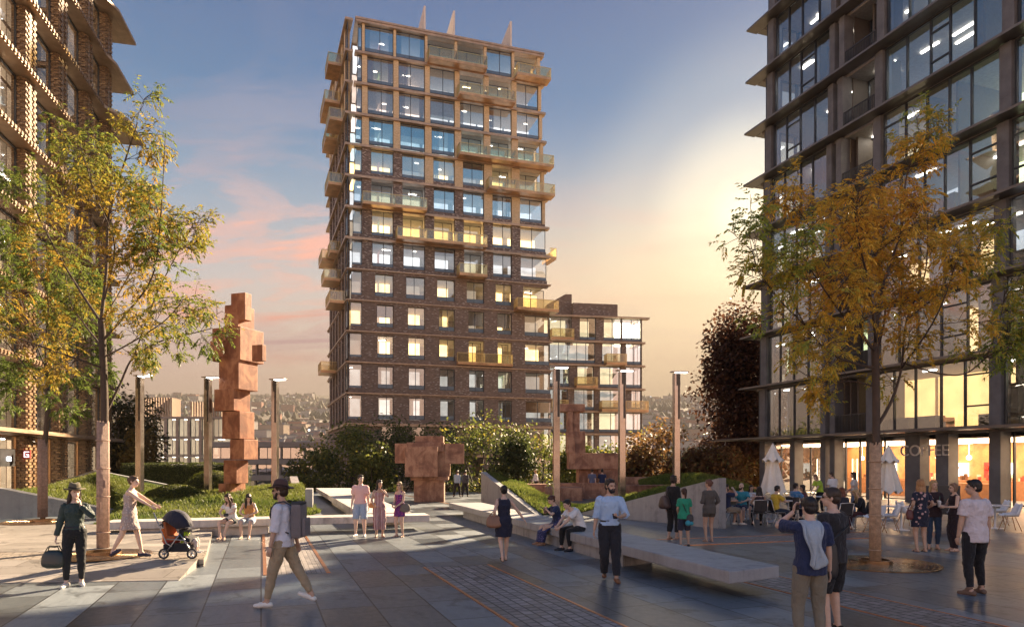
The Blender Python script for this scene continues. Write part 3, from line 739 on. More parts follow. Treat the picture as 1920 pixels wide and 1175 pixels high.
# ---------------------------------------------------------------- left brick building
LB0=V((-24.0,32.0,0)); LU=V((-.237,.9716,0)).normalized(); LN=V((LU.y,-LU.x,0)); fB=Face(LB0,LU,LN)
lb=thing('brick_building','brick pier building at the left edge with toothed columns and bronze ledges','building',(LB0.x,LB0.y,0))
LEND=15.7; H0=3.72; FHL=3.62; NLV=10
piers=[-14.1,-10,-5.9,-1.55,2.55,6.65,10.75,14.45]
pw_=1.15; pd=.62
bks={p:MB() for p in piers}; bkc=MB(); rl=random.Random(8)
rooms=MB(); rooms.col=[]; ll=MB(); wl=[]; lw=MB(); tl=MB(); rec=MB()
for lv in range(NLV+1):
    z0=0 if lv==0 else H0+(lv-1)*FHL; z1=H0 if lv==0 else z0+FHL
    zt_=z1-.26
    for p in piers:
        bk=bks[p]
        fB.box(bk,p+.05,p+pw_-.05,-pd,-.06,z0,zt_)
        nr=int((zt_-z0)/.15)
        for r_ in range(nr):
            zz=z0+.02+r_*.15
            nb=4
            for b in range(nb):
                u=p+(b+.5*(r_%2))*pw_/nb
                if u+pw_/nb>p+pw_+.08: continue
                pr=.035+.065*((b+r_)%2)+rl.uniform(-.008,.008)
                fB.box(bk,u+.008,u+pw_/nb-.02,-.07,pr,zz,zz+.12)
            # bricks on the side that faces the square
            for b in range(2):
                w0=-.5+b*.28+(.1 if r_%2 else 0); pr=.02+.05*((b+r_)%2)
                fB.box(bk,p-pr+.05,p+.06,w0,w0+.2,zz,zz+.12)
    # slab ledge with a toothed brick edge
    ll=MB(); fB.box(ll,-18,LEND+.35,-.7,.62 if lv==0 else .42,z1-.25,z1-.02)
    if lv>0:
        u=-16.0
        while u<LEND+.2:
            fB.box(ll,u,u+.17,.42,.50,z1-.22,z1-.05,1); u+=.34
    ll.build('ledge',[M_ledge,M_brickwarm],lb)
    for i in range(len(piers)):
        a=piers[i]+pw_-.03; b=(piers[i+1]+.03) if i+1<len(piers) else LEND
        if b-a<.4: continue
        n=2 if b-a>2 else 1
        wl.append((a,b,z0,zt_,[a+(b-a)*.42] if n==2 else [],lv))
for (a,b,z0,z1,mu,lv) in wl:
    window(fB,lb,a,b,z0+.02,z1-.02,mu,M_dkframe if lv else M_bronze,glass('left_glass',(.72,.66,.58),.16,.02,.7),-.42,.07,.1,((a,mu[0],z0+.9),) if mu and lv and rl.random()<.5 else ())
    s_=rl.uniform(.06,.30); c=(.8,.6,.42)
    if lv==0: s_=rl.uniform(.5,1.1); c=(.95,.72,.48)
    roomquad(fB,a-.5,b+.5,-4.5,z0,z1,tuple(x*s_ for x in c))
    for _ in range(2):
        u=rl.uniform(a,b-.6); fB.box(lw,u,u+rl.uniform(.5,1.2),-2.6,-2.48,z1-.12,z1-.06)
fB.box(rec,-18,LEND-.1,-10,-4.6,0,H0+NLV*FHL)
fEn=Face(fB.P(LEND,0,0),-LN,LU)
for lv in range(NLV+1):
    z0=0 if lv==0 else H0+(lv-1)*FHL; z1=H0 if lv==0 else z0+FHL
    ll=MB(); fEn.box(ll,.42,10,-.3,.15,z1-.245,z1-.025); ll.build('end_ledge',M_ledge,lb)
    for j in range(3): window(fEn,lb,.7+j*2.8,3.3+j*2.8,z0+.05,z1-.28,[2.0+j*2.8],M_dkframe,M_g1,-.1,.07,.1)
    fEn.box(bkc,.05,.68,-.3,.06,z0,z1-.25)
for lv,dp,wo in ((6,2.5,1.45),(7,2.4,.75),(8,2.4,.9),(9,2.4,.9)):
    z1=H0+lv*FHL
    q=MB(); q.prism([fB.P(LEND-3.2,.3,z1-.24),fB.P(LEND-1.4,wo,z1-.24),fB.P(LEND+dp,wo,z1-.24),fB.P(LEND+dp,-3,z1-.24),fB.P(LEND,-3,z1-.24)],(0,0,.18)); q.build('corner_ledge',M_ledge,lb)
q=MB(); q.prism([fB.P(-18,.3,H0-.23),fB.P(-18,1.0,H0-.23),fB.P(LEND+2.4,.75,H0-.23),fB.P(LEND+1.6,-1.5,H0-.23),fB.P(LEND,-1.5,H0-.23)],(0,0,.1)); q.build('canopy',M_ledge,lb)
[q.build('brick_pier',M_brickwarm,lb) for q in bks.values()]; bkc.build('corner_pier',M_brickwarm,lb)
rec.build('wall',plain('inner_wall',(.2,.15,.12),.9),lb); rooms.build('room_wall',M_room,lb,uv=False); lw.build('ceiling_light',M_lamp,lb,uv=False)

def text_obj(name,body,size,mat,face,u,w,z,parent,ext=.02,align='CENTER'):
    cu=bpy.data.curves.new(name,'FONT'); cu.body=body; cu.size=size; cu.extrude=ext; cu.align_x=align; cu.align_y='CENTER'
    o=bpy.data.objects.new(name+'_tmp',cu); COL.objects.link(o); bpy.context.view_layer.update()
    me=bpy.data.meshes.new_from_object(o); bpy.data.objects.remove(o)
    o=bpy.data.objects.new(name,me); COL.objects.link(o); me.materials.clear(); me.materials.append(mat)
    X_=face.U; Z_=V((0,0,1)); Y_=X_.cross(Z_)*-1
    # text x along the wall as read from outside, text y up, text z outwards
    r=(-face.U) if face.U.cross(V((0,0,1))).dot(face.N)<0 else face.U
    M=Matrix((r,Z_,face.N)).transposed().to_4x4(); M.translation=face.P(u,w,z)
    me.transform(M)
    org=V((0,0,0)); p=parent
    while p is not None: org+=p.location; p=p.parent
    me.transform(Matrix.Translation(-org)); o.parent=parent
    return o
sg=thing('shop_sign','dark shop sign panel lettered ce behind the left building ground floor glass','sign',fB.P(1.5,-.2,2.3))
m=MB(); fB.box(m,.7,2.3,-.36,-.30,1.9,2.75); m.build('panel',plain('black_panel',(.02,.02,.022),.4),sg)
text_obj('lettering','ce',.5,emit('white_letter',(1,1,1),.45),fB,1.55,-.28,2.3,sg)
sg=thing('shop_sign','small red square blade sign with a white mark on the left building','sign',fB.P(2.3,.05,2.4))
m=MB(); fB.box(m,2.30,2.37,.02,.34,2.28,2.70); m.build('panel',plain('red_panel',(.55,.04,.04),.4),sg)
m=MB(); 
for a,b,c,d in ((.07,.29,2.35,2.38),(.07,.10,2.38,2.60),(.07,.29,2.60,2.63),(.25,.28,2.38,2.49),(.17,.25,2.47,2.50)): fB.box(m,2.28,2.297,a,b,c,d)
m.build('emblem',emit('white_letter',(1,1,1),.45),sg)

# ---------------------------------------------------------------- right glass building
RB0=V((16.95,48.0,0)); RU=V((5.61,-16.2,0)).normalized(); RN=V((RU.y,-RU.x,0))
if RN.x>0: RN=-RN
rb=thing('glass_building','glass and dark steel building on the right with lit rooms above the coffee shop','building',(RB0.x,RB0.y,0))
HR0=3.78; FHR=3.57; NR=9
M_colm=plain('dark_concrete_column',(.12,.122,.13),.6,0,.3,1.2,.3,30)
M_ledr=plain('dark_steel_ledge',(.16,.145,.135),.35,.4,.2,1.2,.05)
M_gr=glass('right_glass',(.74,.78,.80),.27,.015,.8)
M_gcafe=glass('cafe_glass',(.86,.84,.82),.08,.02,.6)
M_rail=plain('dark_rail',(.06,.06,.065),.45,.5)
lea=1.15/30.0
def fR(z): return Face(RB0+RU*( (z-3.8)*lea*.9 if z>3.8 else 0),RU,RN)
rcs={}; rlg=MB(); rsl=MB(); rlit=MB(); rlitw=MB(); rooms=MB(); rooms.col=[]; rg=random.Random(21); rin=MB()
bays=[(1.2,6.15,'g',4),(7.4,9.6,'l',1),(10.2,16.7,'g',5),(17.35,22.5,'g',4)]
colsR=[(.6,1.15),(6.2,6.6),(6.95,7.35),(9.65,10.15),(16.75,17.3),(22.6,23.3)]
for lv in range(NR+1):
    z0=0 if lv==0 else HR0+(lv-1)*FHR; z1=HR0 if lv==0 else z0+FHR
    F=fR(z0); zt_=z1-.24
    cl=colsR if lv else colsR+[(3.55,4.0),(12.2,13.1),(14.0,14.7)]
    for a,b in cl:
        rc=rcs.setdefault(a,MB()); F.box(rc,a,b,-.75,-.06,z0,zt_)
    # slab and ledge
    Fz=fR(z1)
    Fz.box(rlg,-1.0 if lv else -3.4,44,-.3,.55 if lv else 1.2,z1-.13,z1-.01)
    Fz.box(rsl,-.3,44,-14,-.42,z1-.24,z1-.012)
    # bays
    for bi,(a,b,kind,n) in enumerate(bays):
        if lv==0:
            mu=[c for x in cl for c in x if a<c<b]
            window(F,rb,a,b,z0+.05,zt_,sorted([a+(b-a)*j/2 for j in range(1,2)]),M_dkframe,M_gcafe,-.85,.07,.12)
        elif kind=='g':
            mu=[a+(b-a)*(j+rg.uniform(-.12,.12))/n for j in range(1,n)]
            rails=[]
            if n>2:
                j=rg.randrange(0,n); uu=[a]+mu+[b]; rails=[(uu[j],uu[j+1],z0+1.05),(uu[j],uu[j+1],z0+FHR*.72)] if rg.random()<.8 else []
            window(F,rb,a,b,z0+.02,zt_,mu,M_dkframe,M_gr,-.30,.075,.14,rails)
        else:
            window(F,rb,a,b,z0+.02,zt_,[(a+b)/2],M_dkframe,M_gr,-2.0,.07,.12)
            m=MB(); 
            F.box(m,a,b,-.12,-.06,z0+1.08,z0+1.14); F.box(m,a,b,-.12,-.06,z0+.05,z0+.1)
            k=int((b-a)/.11)
            for j in range(k+1): F.box(m,a+(b-a-.03)*j/k,a+(b-a-.03)*j/k+.03,-.11,-.07,z0+.1,z0+1.08)
            m.build('railing',M_rail,rb)
            F.box(rin,a-.05,a,-2.0,-.8,z0,zt_); F.box(rin,b,b+.05,-2.0,-.8,z0,zt_)
        # rooms
        if lv:
            warm=[0,.85,.8,.8,.8,.8,.7,.55,.5,.45][lv]
            nn=2 if b-a>4 else 1
            for j in range(nn):
                ra,rb_=a+(b-a)*j/nn,a+(b-a)*(j+1)/nn
                if rg.random()<warm:
                    c=rg.choice([(1,.58,.20),(1,.64,.28),(.95,.76,.45),(.75,.85,.45)]); s_=rg.uniform(1.0,2.0)
                else: c=(.42,.46,.50); s_=rg.uniform(.6,1.2)
                if lv>=6 and bi==0: c=(.5,.28,.2); s_=.3
                roomquad(F,ra-.2,rb_+.2,-5.2,z0,z1,tuple(x*s_ for x in c))
                for q in range(rg.randint(1,3)):
                    u=rg.uniform(ra,rb_-.7); w_=rg.uniform(-3.6,-1.6)
                    F.box(rlit,u,u+rg.uniform(.5,1.3),w_,w_+.13,zt_-.08,zt_-.02)
                for q in range(3):   # desks, shelves, partitions and curtains
                    u=rg.uniform(ra,rb_-.5); w_=rg.uniform(-3.6,-1.2); ty=rg.random()
                    if ty<.4: F.box(rin,u,u+1.2,w_,w_+.7,z0+.02,z0+.75)
                    elif ty<.7: F.box(rin,u,u+.9,w_-1,w_-.7,z0+.02,z0+rg.uniform(1.2,2.4))
                    else: F.box(rin,u,u+.12,-4.5,-.9,z0+.02,zt_-.02)
    Fe=Face(F.P(.3,0,0),-RN,-RU)
    for j in range(3):
        if lv: window(Fe,rb,.2+j*2.6,2.75+j*2.6,z0+.02,zt_,[1.45+j*2.6],M_dkframe,M_gr,-.1,.075,.12)
        else: window(Fe,rb,.9+j*2.6,3.45+j*2.6,z0+.05,zt_,[2.1+j*2.6],M_dkframe,M_gcafe,-.1,.075,.12)
    Fe.box(rlg,.35,12,-.2,1.1 if lv else 2.4,z1-.125,z1-.012)
fr0=fR(0)
fr0.box(rin,23.4,44,-12,-.4,0,HR0+NR*FHR-.4)
rin2=MB(); fr0.box(rin2,.6,44,-13,-5.6,HR0,HR0+NR*FHR-.4); rin2.build('core',plain('inner_wall',(.2,.15,.12),.9),rb)
[q.build('column',M_colm,rb) for q in rcs.values()]; rlg.build('ledge',M_ledr,rb); rsl.build('floor_slab',plain('grey_soffit',(.28,.26,.25),.8),rb)
rlit.build('ceiling_light',M_lamp,rb,uv=False); rin.build('furnishing',plain('dark_furnishing',(.10,.085,.075),.7),rb); rooms.build('room_wall',M_room,rb,uv=False)
# coffee shop inside the ground floor
m=MB(); fr0.box(m,.8,23,-7.6,-7.5,0,3.4); o=m.build('cafe_back_wall',plain('cafe_wood',(.50,.24,.10),.5,0,.25,2.5),rb)
m=MB(); fr0.box(m,.8,23,-7.49,-.9,3.30,3.36); m.build('cafe_ceiling',plain('cafe_white',(.7,.62,.55),.8),rb)
m=MB()
for u in range(1,23,2): fr0.box(m,u+.2,u+1.6,-7.2,-1.4,3.2,3.27)
m.build('cafe_light_panel',emit('cafe_panel_lamp',(1,.66,.38),2.2),rb,uv=False)
m=MB(); fr0.box(m,2,22.5,-6.9,-6.3,0,1.05); fr0.box(m,6,9,-5.6,-5.0,0,1.0); fr0.box(m,12,14.4,-4.6,-3.9,.0,.95); m.build('cafe_counter',plain('cafe_counter_wood',(.28,.13,.06),.5),rb)
m=MB()
for u in (3.5,8.5,11.2,15.2,18.4,20.5):
    fr0.box(m,u,u+1.7,-7.42,-7.35,1.25,2.05)
m.build('cafe_shelf',emit('backlit_shelf',(1,.88,.70),.8),rb,uv=False)
m=MB()
for u in (4.6,6.4,8.2,11.6,13.4,15.4,18.6,20.4): m.ell(fr0.P(u,-3.2,2.35),(.13,.13,.13),10,7); m.tube([fr0.P(u,-3.2,2.45),fr0.P(u,-3.2,3.25)],.008,5)
m.build('pendant_lamp',emit('pendant_warm',(1,.8,.5),2.0),rb,uv=False)
m=MB(); rq=random.Random(2)
for i in range(90):
    u=rq.uniform(2.2,22); fr0.box(m,u,u+.10,-6.7,-6.5,1.06,1.06+rq.uniform(.12,.4),rq.randrange(3))
for i in range(60):
    u=rq.choice((3.5,8.5,11.2,15.2,18.4,20.5))+rq.uniform(.05,1.5); zz=rq.choice((1.28,1.68)); fr0.box(m,u,u+.09,-7.3,-7.2,zz,zz+rq.uniform(.15,.32),rq.randrange(3))
m.build('counter_stock',[plain('stock_brown',(.16,.08,.04),.5),plain('stock_cream',(.6,.52,.4),.6),plain('stock_red',(.4,.06,.04),.5)],rb,uv=False)
m=MB(); fr0.box(m,11.2,12.1,-7.34,-7.3,1.2,2.1); m.build('cafe_menu_board',plain('red_panel',(.55,.04,.04),.4),rb)
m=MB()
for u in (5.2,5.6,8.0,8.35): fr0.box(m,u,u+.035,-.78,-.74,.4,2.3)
m.build('door_handle',emit('lit_door_edge',(1,.78,.5),.7),rb,uv=False)  # warm light on the door edges put in as glow of the handles
cs=thing('coffee_sign','grey serif letters reading COFFEE on the glass of the coffee shop','sign',fr0.P(13.4,.1,2.75))
text_obj('lettering','COFFEE',.82,plain('sign_grey',(.56,.53,.50),.5,.3),fr0,13.35,-.02,2.68,cs,.03)

# ---------------------------------------------------------------- office and low block far left
ob=thing('office_building','dark framed glass office block with slatted roof screens behind the hedge','building',(-60,110,-9))
fO=Face(V((-63,109,0)),V((1,.05,0)),V((.05,-1,0)))
om=MB(); og=MB(); rooms=MB(); rooms.col=[]; ol=MB(); ro=random.Random(4)
zt=[CH+(866-y)/1280*110 for y in (781,818.5,852,886,922,958)]
M_gO=glass('office_glass',(.7,.7,.66),.05,.03,.5)
for k in range(5):
    z1,z0=zt[k],zt[k+1]; fO.box(om,-.2,16.6,-.4,.15,z1-.3,z1)
    for i in range(9):
        u=.0+i*1.82; fO.box(om,u,u+.42,-.4,.05,z0,z1-.3)
        if i<9-1 or True:
            window(fO,ob,u+.43,min(16.4,u+1.81),z0+.02,z1-.31,[u+1.15],M_dkframe,M_gO,-.3,.06,.1)
            c=(.95,.86,.62); s_=ro.uniform(.04,.2); roomquad(fO,u,u+1.9,-4,z0,z1,tuple(x*s_ for x in c))
            if ro.random()<.8: fO.box(ol,u+.5,u+1.5,-2,-1.8,z1-.42,z1-.34)
fO.box(om,0,16.4,-12,-4.2,-9,zt[0]-.1)
om.build('frame',M_ledr,ob); rooms.build('room_wall',M_room,ob,uv=False); ol.build('ceiling_light',M_lamp,ob,uv=False)
for a,b,h in ((2.0,7.2,3.3),(10.3,15.2,2.6)):
    m=MB(); k=int((b-a)/.42)
    for j in range(k): fO.box(m,a+j*.42,a+j*.42+.24,-3,-2.7,zt[0],zt[0]+h)
    for j in range(8): 
        fO.box(m,a,a+.2,-3-.42*j-.3,-3-.42*j,zt[0],zt[0]+h); fO.box(m,b-.2,b,-3-.42*j-.3,-3-.42*j,zt[0],zt[0]+h)
    m.build('roof_screen',plain('timber_slat',(.26,.17,.11),.7),ob)
lo=thing('low_building','low pale terraced block with grey bands between the stacked figure and the tower','building',(-40,98,-9))
fW=Face(V((-43,97,0)),V((1,.02,0)),V((.02,-1,0)))
m=MB(); g=MB()
for k,(ya,yb) in enumerate(((828,860),(860,890),(890,925),(925,960))):
    z1=CH+(866-ya)/1280*97; z0=CH+(866-yb)/1280*97
    fW.box(m,0-k*.8,17,-3+k*.6,.4+k*.5,z1-.75,z1)
    for j in range(5):
        window(fW,lo,.3+j*3.3,3.4+j*3.3,z0+.02,z1-.76,[1.5+j*3.3],M_dkframe,M_g1,-.3+k*.5,.07,.1)
        fW.box(m,3.4+j*3.3,3.6+j*3.3,-.6+k*.5,0+k*.5,z0,z1-.75)
fW.box(m,0,17,-10,-3.2,-9,CH+(866-830)/1280*97)
m.build('wall',plain('pale_render',(.25,.225,.20),.8,0,.12,.6),lo)
# ---------------------------------------------------------------- trees
M_bark=plain('tree_bark',(.075,.052,.038),.85,0,.3,7,.6,40)
M_barkg=plain('grey_bark',(.10,.08,.062),.85,0,.3,7,.6,40)
def perp(d,rr):
    a=V((rr.gauss(0,1),rr.gauss(0,1),rr.gauss(0,1))); a-=d*a.dot(d); return a.normalized()
def add_leaf(m,p,d,L,w,col,rr,droop=.25):
    """one pointed leaf, slightly folded along its midrib"""
    d=d.normalized(); s_=d.cross(V((0,0,1)))
    if s_.length<.1: s_=V((1,0,0))
    s_.normalize(); n=s_.cross(d); a=rr.uniform(-.9,.9); s_=s_*math.cos(a)+n*math.sin(a)
    mid=p+d*L*.45; tip=p+d*L-V((0,0,L*droop))
    m.add([p,mid+s_*w,tip,mid-s_*w],[(0,1,2),(0,2,3)]); m.col+=[*col,1]*4
def spray(m,p,d,rr,colf,L,n=7,ll=.09,lw=.017):
    """a pinnate leaf: paired leaflets along a drooping stalk"""
    q=V(p); d=d.normalized(); st=L/n
    for i in range(n):
        d=(d+V((0,0,-.13))).normalized(); q=q+d*st
        s_=d.cross(V((0,0,1)))
        s_=s_.normalized() if s_.length>.1 else V((1,0,0))
        for sg_ in (-1,1):
            if rr.random()<.12: continue
            add_leaf(m,q,d*.75+s_*sg_*.8+V((0,0,rr.uniform(-.35,.15))),ll*rr.uniform(.75,1.25),lw*rr.uniform(.8,1.2),colf(q,rr),rr)
    add_leaf(m,q,d,ll,lw,colf(q,rr),rr)
def ash_tree(name,label,base,seed,limbs,trunk_r,colf,wrap_h,leafk=1.0,bare=.5,wrapcol=None,group=None,sides=None,ll=.09):
    """limbs: list of poly-lines (world points) with start radius; twigs and leaves grow along them"""
    rr=random.Random(seed); tr=thing(name,label,'tree',base,group)
    w_=MB(); lf=MB(); lf.col=[]
    tips=[]
    def smooth(pts,k=6):
        out=[]
        P=[pts[0]]+pts+[pts[-1]]
        for i in range(1,len(P)-2):
            for j in range(k):
                t_=j/k; a,b,c,d=P[i-1],P[i],P[i+1],P[i+2]
                out.append(.5*((2*b)+(c-a)*t_+(2*a-5*b+4*c-d)*t_*t_+(-a+3*b-3*c+d)*t_**3))
        out.append(pts[-1]); return out
    for pts,r0,r1,leafy in limbs:
        r0*=.62
        sp=smooth([V(p) for p in pts]); n=len(sp)
        w_.tube(sp,[lerp(r0,r1,(i/(n-1))**.8) for i in range(n)],9)
        if not leafy: continue
        Ltot=sum((sp[i+1]-sp[i]).length for i in range(n-1))
        nb=int(Ltot*leafk*4.2)
        for k in range(nb):
            t_=.25+.75*rr.random()**.8; i=min(n-2,int(t_*(n-1))); p=sp[i]; d=(sp[i+1]-sp[i]).normalized()
            bl_=(1.0-.45*t_)*rr.uniform(.5,1.35)*leafy
            dd=(d*.55+perp(d,rr)*.9+V((0,0,.12))).normalized()
            q=[p]; 
            for s_ in range(4):
                dd=(dd+perp(dd,rr)*.22+V((0,0,.05))).normalized(); q.append(q[-1]+dd*bl_/4)
            rb_=lerp(r0,r1,t_)*.36; w_.tube(q,[max(.006,rb_*f) for f in (1,.75,.55,.4,.2)],5)
            ns=int(6*bl_/.9)+2
            for s_ in range(ns):
                f=rr.uniform(.3,1.0)*3.999; a=int(f); pp=lerp(q[a],q[a+1],f-a)
                d2=((q[a+1]-q[a]).normalized()*.5+perp(dd,rr)).normalized()
                tw_l=rr.uniform(.12,.4)*leafy; e=pp+d2*tw_l
                w_.tube([pp,lerp(pp,e,.5)+V((0,0,.01)),e],[.006,.005,.003],4,False)
                for z_ in range(rr.choice([2,2,3,4])):
                    spray(lf,lerp(pp,e,rr.uniform(.4,1)),(d2*.6+perp(d2,rr)*.9),rr,colf,rr.uniform(.18,.34),5,ll,ll*.2)
    w_.build('trunk',M_bark,tr,uv=False); lf.build('crown',M_leaf,tr,uv=False)
    if wrap_h:
        g=MB(); bx,by,bz=base; z0,z1=wrap_h
        nst=30
        for k in range(nst):
            a=2*math.pi*k/nst; r_=trunk_r-.02+rr.uniform(-.006,.008); wv=rr.uniform(-.006,.006)
            g.tube([(bx+math.cos(a)*r_,by+math.sin(a)*r_,z0),(bx+math.cos(a)*(r_+wv),by+math.sin(a)*(r_+wv),(z0+z1)/2),(bx+math.cos(a)*(r_*.97),by+math.sin(a)*r_*.97,z1-rr.uniform(0,.09))],[.014,.014,.012],6)
        wo=g.build('reed_wrap',wrapcol,tr,uv=False)
        for zz in (.12,.40,.62,.84):
            h=MB(); z=lerp(z0,z1,zz); h.tube([(bx+math.cos(a)*(trunk_r+.004),by+math.sin(a)*(trunk_r+.004),z) for a in [2*math.pi*k/24 for k in range(25)]],.012,6,False)
            h.build('tie_band',wrapcol,wo,uv=False)
    return tr
M_wrapl=plain('pinkish_reed',(.40,.27,.21),.7,0,.3,14,.3,60)
M_wrapr=plain('tan_reed',(.46,.31,.20),.7,0,.3,14,.3,60)
def autumn(center,spread,gr=1.0,mul=1.0):
    def f(p,rr):
        d=(V(p)-center); q=math.sqrt((d.x/spread[0])**2+(d.y/spread[1])**2+(d.z/spread[2])**2)
        q=q+.55*noise.noise(V(p)*.55)+rr.gauss(0,.14)
        if q<.62: c=lerp3((.46,.24,.04),(.58,.40,.06),max(0,min(1,q/.62+rr.gauss(0,.3))))
        elif q<.95: c=lerp3((.50,.34,.05),(.34,.31,.055),(q-.62)/.33)
        else: c=lerp3((.32,.33,.06),(.17,.23,.045),min(1,(q-.95)/.3))
        if gr>1 and rr.random()<.45: c=(.10,.14,.03)
        k=rr.uniform(.7,1.2)*mul; return tuple(x*k for x in c)
    return f
def PX(d,*pts): return [W(px,py,d+dd) for px,py,dd in pts]
# left front tree at d=15
TD=15.2; tb=G(193,1040); TD=tb.y
limbs=[(PX(TD,(193,1043,0),(194,900,0),(196,760,0),(192,640,0),(190,600,0)),.135,.075,0),
 (PX(TD,(190,600,0),(200,500,.3),(205,400,.5),(235,300,.3),(258,230,.2)),.07,.012,1.1),
 (PX(TD,(193,690,0),(150,675,-.4),(80,650,-.8),(10,625,-1.0),(-60,600,-1)),.05,.01,1.0),
 (PX(TD,(190,605,0),(150,545,.6),(105,470,1.0),(70,400,1.4),(40,330,1.5)),.055,.01,1.1),
 (PX(TD,(191,640,0),(235,590,-.5),(285,520,-.9),(300,420,-1.2),(310,260,-1.0)),.05,.008,1.0),
 (PX(TD,(196,780,0),(225,720,.3),(250,670,.4),(300,640,.8),(360,625,1.0),(398,615,.8)),.052,.009,.9),
 (PX(TD,(250,672,.4),(290,560,.2),(330,480,0),(368,410,-.2)),.03,.007,.9),
 (PX(TD,(192,650,0),(160,610,1.2),(130,560,2.0),(120,480,2.6)),.045,.008,1.0),
 (PX(TD,(196,560,.1),(215,460,-1.0),(180,370,-1.6),(150,270,-1.8)),.04,.008,1.0),
 (PX(TD,(194,600,0),(240,520,1.2),(280,440,1.8),(270,360,2.0)),.04,.008,1.0),
 (PX(TD,(205,420,.5),(175,340,.2),(160,280,0)),.03,.007,.9),
 (PX(TD,(193,670,0),(250,640,-.9),(310,600,-1.3),(345,560,-1.3)),.035,.007,.9)]
cA=W(195,480,TD)
ash_tree('autumn_tree','golden autumn tree in a reed wrapped trunk beside the woman with the pushchair',(tb.x,tb.y,.16),31,limbs,.135,autumn(cA,(2.6,2.8,3.1),1.0,.78),(.17,3.05),1.0,wrapcol=M_wrapl)
# rear left tree
tb2=G(80,978); T2=tb2.y
limbs=[(PX(T2,(80,980,0),(82,860,0),(88,790,0),(90,730,0)),.13,.08,0),
 (PX(T2,(90,730,0),(85,650,.4),(90,560,.6),(60,470,.8)),.07,.012,1.3),
 (PX(T2,(90,740,0),(50,690,-.6),(10,640,-1),(-30,600,-1)),.05,.01,1.2),
 (PX(T2,(90,745,0),(130,690,.5),(160,640,1.0),(175,560,1.3)),.05,.01,1.2),
 (PX(T2,(88,790,0),(120,760,-.5),(165,720,-1),(190,690,-1.1)),.04,.01,1.0),
 (PX(T2,(88,760,0),(55,740,1),(20,725,1.6),(-20,700,1.8)),.04,.01,1.1),
 (PX(T2,(90,700,0),(50,600,1.2),(20,500,1.6),(0,430,1.8)),.045,.01,1.3),
 (PX(T2,(90,690,0),(140,600,-.9),(150,520,-1.3)),.045,.01,1.2)]
ash_tree('autumn_tree','green leafed tree with a reed wrapped trunk close to the brick building',(tb2.x,tb2.y,.16),37,limbs,.16,autumn(W(80,560,T2),(1.2,1.4,1.4),2),(.17,2.95),.95,wrapcol=M_wrapl,ll=.12)
# right tree
tb3=G(1641,1058); T3=tb3.y
limbs=[(PX(T3,(1641,1060,0),(1641,900,0),(1643,800,0),(1642,700,0),(1640,650,0)),.115,.075,0),
 (PX(T3,(1640,650,0),(1655,540,.3),(1690,430,.5),(1700,330,.5),(1730,250,.4)),.06,.01,1.0),
 (PX(T3,(1644,800,0),(1672,750,.2),(1690,690,.3),(1700,600,.2),(1735,510,.1),(1740,380,0)),.062,.009,1.0),
 (PX(T3,(1694,680,.3),(1760,700,.2),(1810,700,.1),(1850,670,0),(1895,640,-.2)),.036,.008,1.0),
 (PX(T3,(1640,690,0),(1600,680,-.3),(1555,660,-.6),(1510,610,-.8),(1475,540,-1)),.048,.009,1.0),
 (PX(T3,(1640,660,0),(1600,600,.5),(1560,520,.8),(1520,430,1.0),(1480,370,1)),.05,.009,1.05),
 (PX(T3,(1641,725,0),(1600,715,.4),(1540,715,.7),(1490,690,.8)),.035,.008,.85),
 (PX(T3,(1642,640,0),(1630,540,-.9),(1610,450,-1.3),(1600,370,-1.4)),.048,.009,1.1),
 (PX(T3,(1510,610,-.8),(1460,560,-1),(1420,500,-1.1),(1402,430,-1.1)),.026,.006,.9),
 (PX(T3,(1700,600,.2),(1770,540,.4),(1830,470,.5),(1850,430,.4)),.034,.007,.9),
 (PX(T3,(1850,670,0),(1875,600,.1),(1885,540,.2)),.02,.006,.7),
 (PX(T3,(1641,670,0),(1660,580,1.2),(1640,480,1.8),(1620,400,2)),.045,.009,1.1),
 (PX(T3,(1641,660,0),(1580,590,-.9),(1530,520,-1.5),(1500,470,-1.6)),.04,.008,1.05),
 (PX(T3,(1690,690,.3),(1740,620,-.7),(1770,560,-1.2),(1790,500,-1.3)),.036,.008,1.0)]
ash_tree('autumn_tree','orange and gold autumn tree in front of the coffee shop glass',(tb3.x,tb3.y,0),41,limbs,.118,autumn(W(1620,470,T3),(3.6,3.8,3.5),1.0,1.5),(.0,2.52),1.4,wrapcol=M_wrapr)

